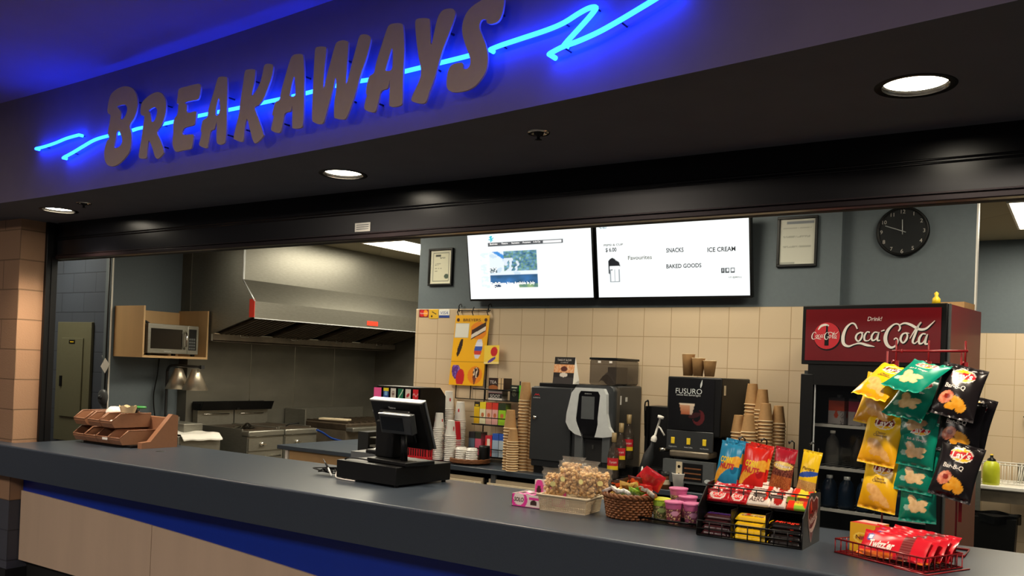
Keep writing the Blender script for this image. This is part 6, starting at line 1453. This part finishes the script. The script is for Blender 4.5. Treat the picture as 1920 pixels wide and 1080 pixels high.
ya, ta, ba_ = chips_art('#f4c818', '#d89410', 'yellow'), chips_art('#0c8a72', '#08705c', 'teal'), chips_art('#1a1618', '#141012', 'black')
yw = [("Lay's", 'logo_white', .52, .80, .026, .062, .2, .03, .12), ('Classic', 'ink_brown', .5, .60, .010, .04, .1), ('Classique', 'ink_brown', .5, .55, .010, .055, .1)]
tw = [("Lay's", 'logo_white', .52, .80, .026, .062, .2, .03, .12), ('Salt & Vinegar', 'logo_white', .5, .58, .010, .075, .1)]
bw = [("Lay's", 'logo_white', .52, .80, .026, .062, .2, .03, .12), ('Bar-B-Q', 'logo_white', .42, .57, .017, .07, .1, .02)]
def hang(px, py, Y, rx, ry, rz): p = atY(px, py, Y); return TR(p.x, p.y, p.z) @ RZ(rz) @ RX(rx) @ RY(ry)
g1, g2, g3 = 'yellow chip bags on the rack', 'teal chip bags on the rack', 'black chip bags on the rack'
W1, H1 = .148, .205
pouch('chip_bag', 'yellow chip bag, topmost in the left column of the red rack', hang(1657, 716, 3.50, -.88, .30, -.2), W1, H1-.01, .024, ya, yw, g1, seed=1)
pouch('chip_bag', 'yellow chip bag mostly hidden under the topmost yellow one', hang(1650, 750, 3.60, -.3, .15, -.15), W1, H1, .022, ya, yw, g1, seed=2)
pouch('chip_bag', 'yellow chip bag in the middle of the left column', hang(1653, 823, 3.56, -.22, .12, -.15), W1-.006, H1, .024, ya, yw, g1, seed=3)
pouch('chip_bag', 'yellow chip bag at the bottom of the left column', hang(1651, 908, 3.58, -.18, .10, -.15), W1-.006, H1, .024, ya, yw, g1, seed=4)
pouch('chip_bag', 'teal chip bag, topmost and most tilted in the middle column', hang(1719, 706, 3.46, -1.02, .34, -.15), W1+.006, H1-.005, .024, ta, tw[:1]+tw[1:], g2, seed=5)
pouch('chip_bag', 'second teal chip bag from the top of the middle column', hang(1714, 746, 3.51, -.75, .25, -.12), W1, H1, .022, ta, tw, g2, seed=6)
pouch('chip_bag', 'third teal chip bag from the top of the middle column', hang(1724, 780, 3.57, -.25, .20, -.1), W1-.01, H1-.01, .022, ta, tw, g2, seed=7)
pouch('chip_bag', 'fourth teal chip bag from the top of the middle column', hang(1720, 832, 3.55, -.18, .12, -.1), W1-.01, H1-.03, .022, ta, tw, g2, seed=8)
pouch('chip_bag', 'fifth teal chip bag from the top of the middle column', hang(1718, 880, 3.565, -.18, .10, -.1), W1-.01, H1-.03, .022, ta, tw, g2, seed=9)
pouch('chip_bag', 'teal chip bag at the bottom of the middle column', hang(1722, 930, 3.58, -.12, -.02, -.1), W1-.016, H1-.01, .022, ta, tw, g2, seed=10)
pouch('chip_bag', 'black chip bag, topmost in the right column of the red rack', hang(1797, 735, 3.50, -.25, .22, 0), W1+.002, H1-.01, .024, ba_, bw, g3, seed=11)
pouch('chip_bag', 'black chip bag peeking out right behind the topmost black one', hang(1822, 795, 3.64, -.15, .20, 0), W1-.02, H1, .02, ba_, bw, g3, seed=12)
pouch('chip_bag', 'black chip bag in the middle of the right column', hang(1800, 800, 3.56, -.2, .10, 0), W1, H1-.01, .022, ba_, bw, g3, seed=13)
pouch('chip_bag', 'black chip bag at the bottom of the right column', hang(1793, 884, 3.52, -.15, .22, 0), W1-.005, H1, .024, ba_, bw, g3, seed=14)
# red wire chip rack
t = thing('chip_rack', 'red wire hanging rack holding three columns of chip bags', 'rack', (0, 3.66, ZC))
m = MB('red_wire'); m.bar((-.64, 0, .752), (-.375, 0, .757), .005, 8); m.lathe([(0, -.01), (.009, 0), (0, .01)], 10, c=(-.605, 0, .752)); m.build('top_bar', t)
for x in (-.625, -.51, -.385):
    m = MB('red_wire'); m.bar((x, 0, .795), (x, 0, .70), .004); m.box(x-.012, x+.012, -.012, .0, .69, .715); m.tube([(x, 0, .72), (x-.01, -.04, .70), (x, -.05, .715)], .003, 6); m.build('hook', t)
    m = MB('red_wire'); m.box(x-.006, x+.006, -.002, .002, .12, .69); m.build('clip_strip', t)
m = MB('red_wire'); m.bar((-.66, .02, .0), (-.66, .02, .752), .004); m.bar((-.40, .02, .0), (-.40, .02, .755), .004); m.build('upright_rod', t)
m = MB('red_wire'); m.tube([(-.70, -.06, .005), (-.36, -.06, .005), (-.36, .10, .005), (-.70, .10, .005)], .005, 6, closed=True); m.build('base_loop', t)

# ---------------------------------------------------------------- hanging pouches on the candy rack
def corn(base, low):
    B, L = H(base), H(low)
    def a(u, v):
        if ell(u, v, .52, .38, .60, .24, .45) and not ell(u, v, .62, .20, .55, .22, .4) and v < .75: return mixc(H('#f0b83c'), H('#e89c2c'), nz(u, v, 3))
        if ell(u, v, .8, .45, .14, .12): return L
        return B if v > .3 else mixc(L, B, v*3)
    return a
def rackpos(px, py, Y=3.47): return hang(px, py, Y, -.12, .12, -.1)
cw = [('CORN', 'ink_yellow', .42, .62, .024, .055, .1, .04, .05), ('NUTS', 'ink_red', .50, .48, .022, .062, .1, .04, .05)]
gg = 'snack pouches hanging on the candy rack'
pouch('nut_pouch', 'blue snack pouch hanging at the left end of the candy rack', rackpos(1366, 872), .098, .19, .014, corn('#2a8cb8', '#1c6c94'), cw, gg, seed=21)
pouch('nut_pouch', 'second blue snack pouch just behind the left one', rackpos(1374, 866, 3.50), .098, .185, .012, corn('#2a8cb8', '#1c6c94'), [], gg, seed=22)
pouch('nut_pouch', 'red snack pouch hanging second on the candy rack', rackpos(1413, 880), .105, .195, .014, corn('#d8281c', '#b01818'), cw, gg, seed=23)
pouch('nut_pouch', 'second red snack pouch just behind the front red one', rackpos(1421, 876, 3.50), .10, .19, .012, corn('#d8281c', '#b01818'), [], gg, seed=24)
def nuts1(u, v):
    if v > .76: return H('#a81c2c')
    if v > .68: return H('#c83040') if nz(u, v, 14) > .5 else H('#a81c2c')
    if ell(u, v, .5, .60, .48, .09): return H('#e8c868') if abs(v-.60) > .02 or nz(u, v, 9) > .5 else H('#7a3a20')
    if v > .36: return H('#5a2a20') if nz(u, v, 7) > .4 else H('#8a4a38')
    return mixc(H('#c87a3c'), H('#7a3018'), nz(u, v, 9))
pouch('nut_pouch', 'dark red nut pouch with brown almonds hanging third on the candy rack', rackpos(1468, 882), .088, .18, .013, nuts1, [("Krispers", 'logo_white', .5, .60, .014, .065)], gg, seed=25)
def nuts2(u, v):
    if ell(u, v, .5, .44, .55, .07, .1): return H('#2c50a8')
    if v < .28: return mixc(H('#d8b070'), H('#a87a40'), nz(u, v, 9))
    return H('#f0c81c')
pouch('nut_pouch', 'yellow peanut pouch hanging at the right end of the candy rack', rackpos(1517, 885), .074, .165, .013, nuts2, [('Planters', 'ink_brown', .5, .58, .013, .05)], gg, seed=26)

# ---------------------------------------------------------------- red wire basket with liquorice
t = thing('wire_basket', 'low red wire basket of liquorice packs at the right end of the counter', 'basket', (-.755, 3.341, ZC), -radians(26))
w, d, h = .352, .215, .052; m = MB('red_wire')
for z, r in ((.004, .0035), (h, .0035)): m.tube([(0, 0, z), (w, 0, z), (w, d, z), (0, d, z)], r, 6, closed=True)
n = 14
for k in range(n+1): x = w*k/n; m.tube([(x, 0, h), (x, 0, .004), (x, d, .004), (x, d, h)], .0022, 5)
for k in range(1, 7): y = d*k/7; m.bar((0, y, .004), (0, y, h), .0022); m.bar((w, y, .004), (w, y, h), .0022); m.bar((0, y, .004), (w, y, .004), .0022)
m.tube([(w-.10, -.01, .002), (w+.02, -.01, .002), (w+.02, d+.01, .002)], .003, 6)
m.build('wire_frame', t)
Mb = TR(-.755, 3.341, ZC) @ RZ(-radians(26))
def twz(u, v):
    if ell(u, v, .12, .72, .06, .16): return H('#3a4a9c') if not ell(u, v, .12, .72, .035, .09) else (.9, .9, .95)
    if .62 < u < .80: return mixc(H('#6a1c20'), H('#8a4a48'), .5+.5*sin(60*v))
    if v < .2 and u < .55: return H('#e06a20')
    return H('#d01c2c')
for k in range(7):
    nmz = ['front', 'second', 'third', 'fourth', 'fifth', 'sixth', 'rearmost'][k]
    pouch('liquorice_pack', 'red liquorice pack, %s in the row leaning in the red wire basket' % nmz, Mb @ TR(.215+.012*(k % 2), .034+.0265*k, .062+.003*(k % 3)) @ RX(-.62) @ RY(.04*((k % 3)-1)), .255, .098, .0115, twz,
          [('Twizzler', 'logo_white', .34, .46, .030, .105, .15, .04)] if k == 0 else [], 'red liquorice packs in the wire basket', nu=50, nv=24, flare=.02, seed=40+k)
t = thing('candy_box', 'small yellow candy box standing at the left end of the red wire basket', 'box', Mb @ Vector((.035, .075, .006)), -radians(26)+.1)
m = MB('card_print')
m.grid(lambda u, v: Vector((-.03+.10*u, 0, .105*v)), 24, 24, lambda u, v: H('#f8d860') if ell(u, v, .5, .5, .35, .2) and not ell(u, v, .5, .5, .3, .15) else (H('#c8503c') if ell(u, v, .5, .5, .2, .05) else H('#e8b020')), False)
m.grid(lambda u, v: Vector((.07, .09*u, .105*v)), 4, 4, lambda u, v: H('#d89c18'), False); m.grid(lambda u, v: Vector((-.03, .09*(1-u), .105*v)), 4, 4, lambda u, v: H('#d89c18'), False)
m.grid(lambda u, v: Vector((-.03+.10*u, .09*v, .105)), 8, 8, lambda u, v: H('#e8b8b0') if v > .4 else H('#c82c2c'), False); m.grid(lambda u, v: Vector((.07-.10*u, .09, .105*v)), 4, 4, lambda u, v: H('#d89c18'), False)
m.use('ink_brown'); m.text('Nibs', FRONT(.02, -.0008, .055), .016, .05); m.build('printed_box', t)
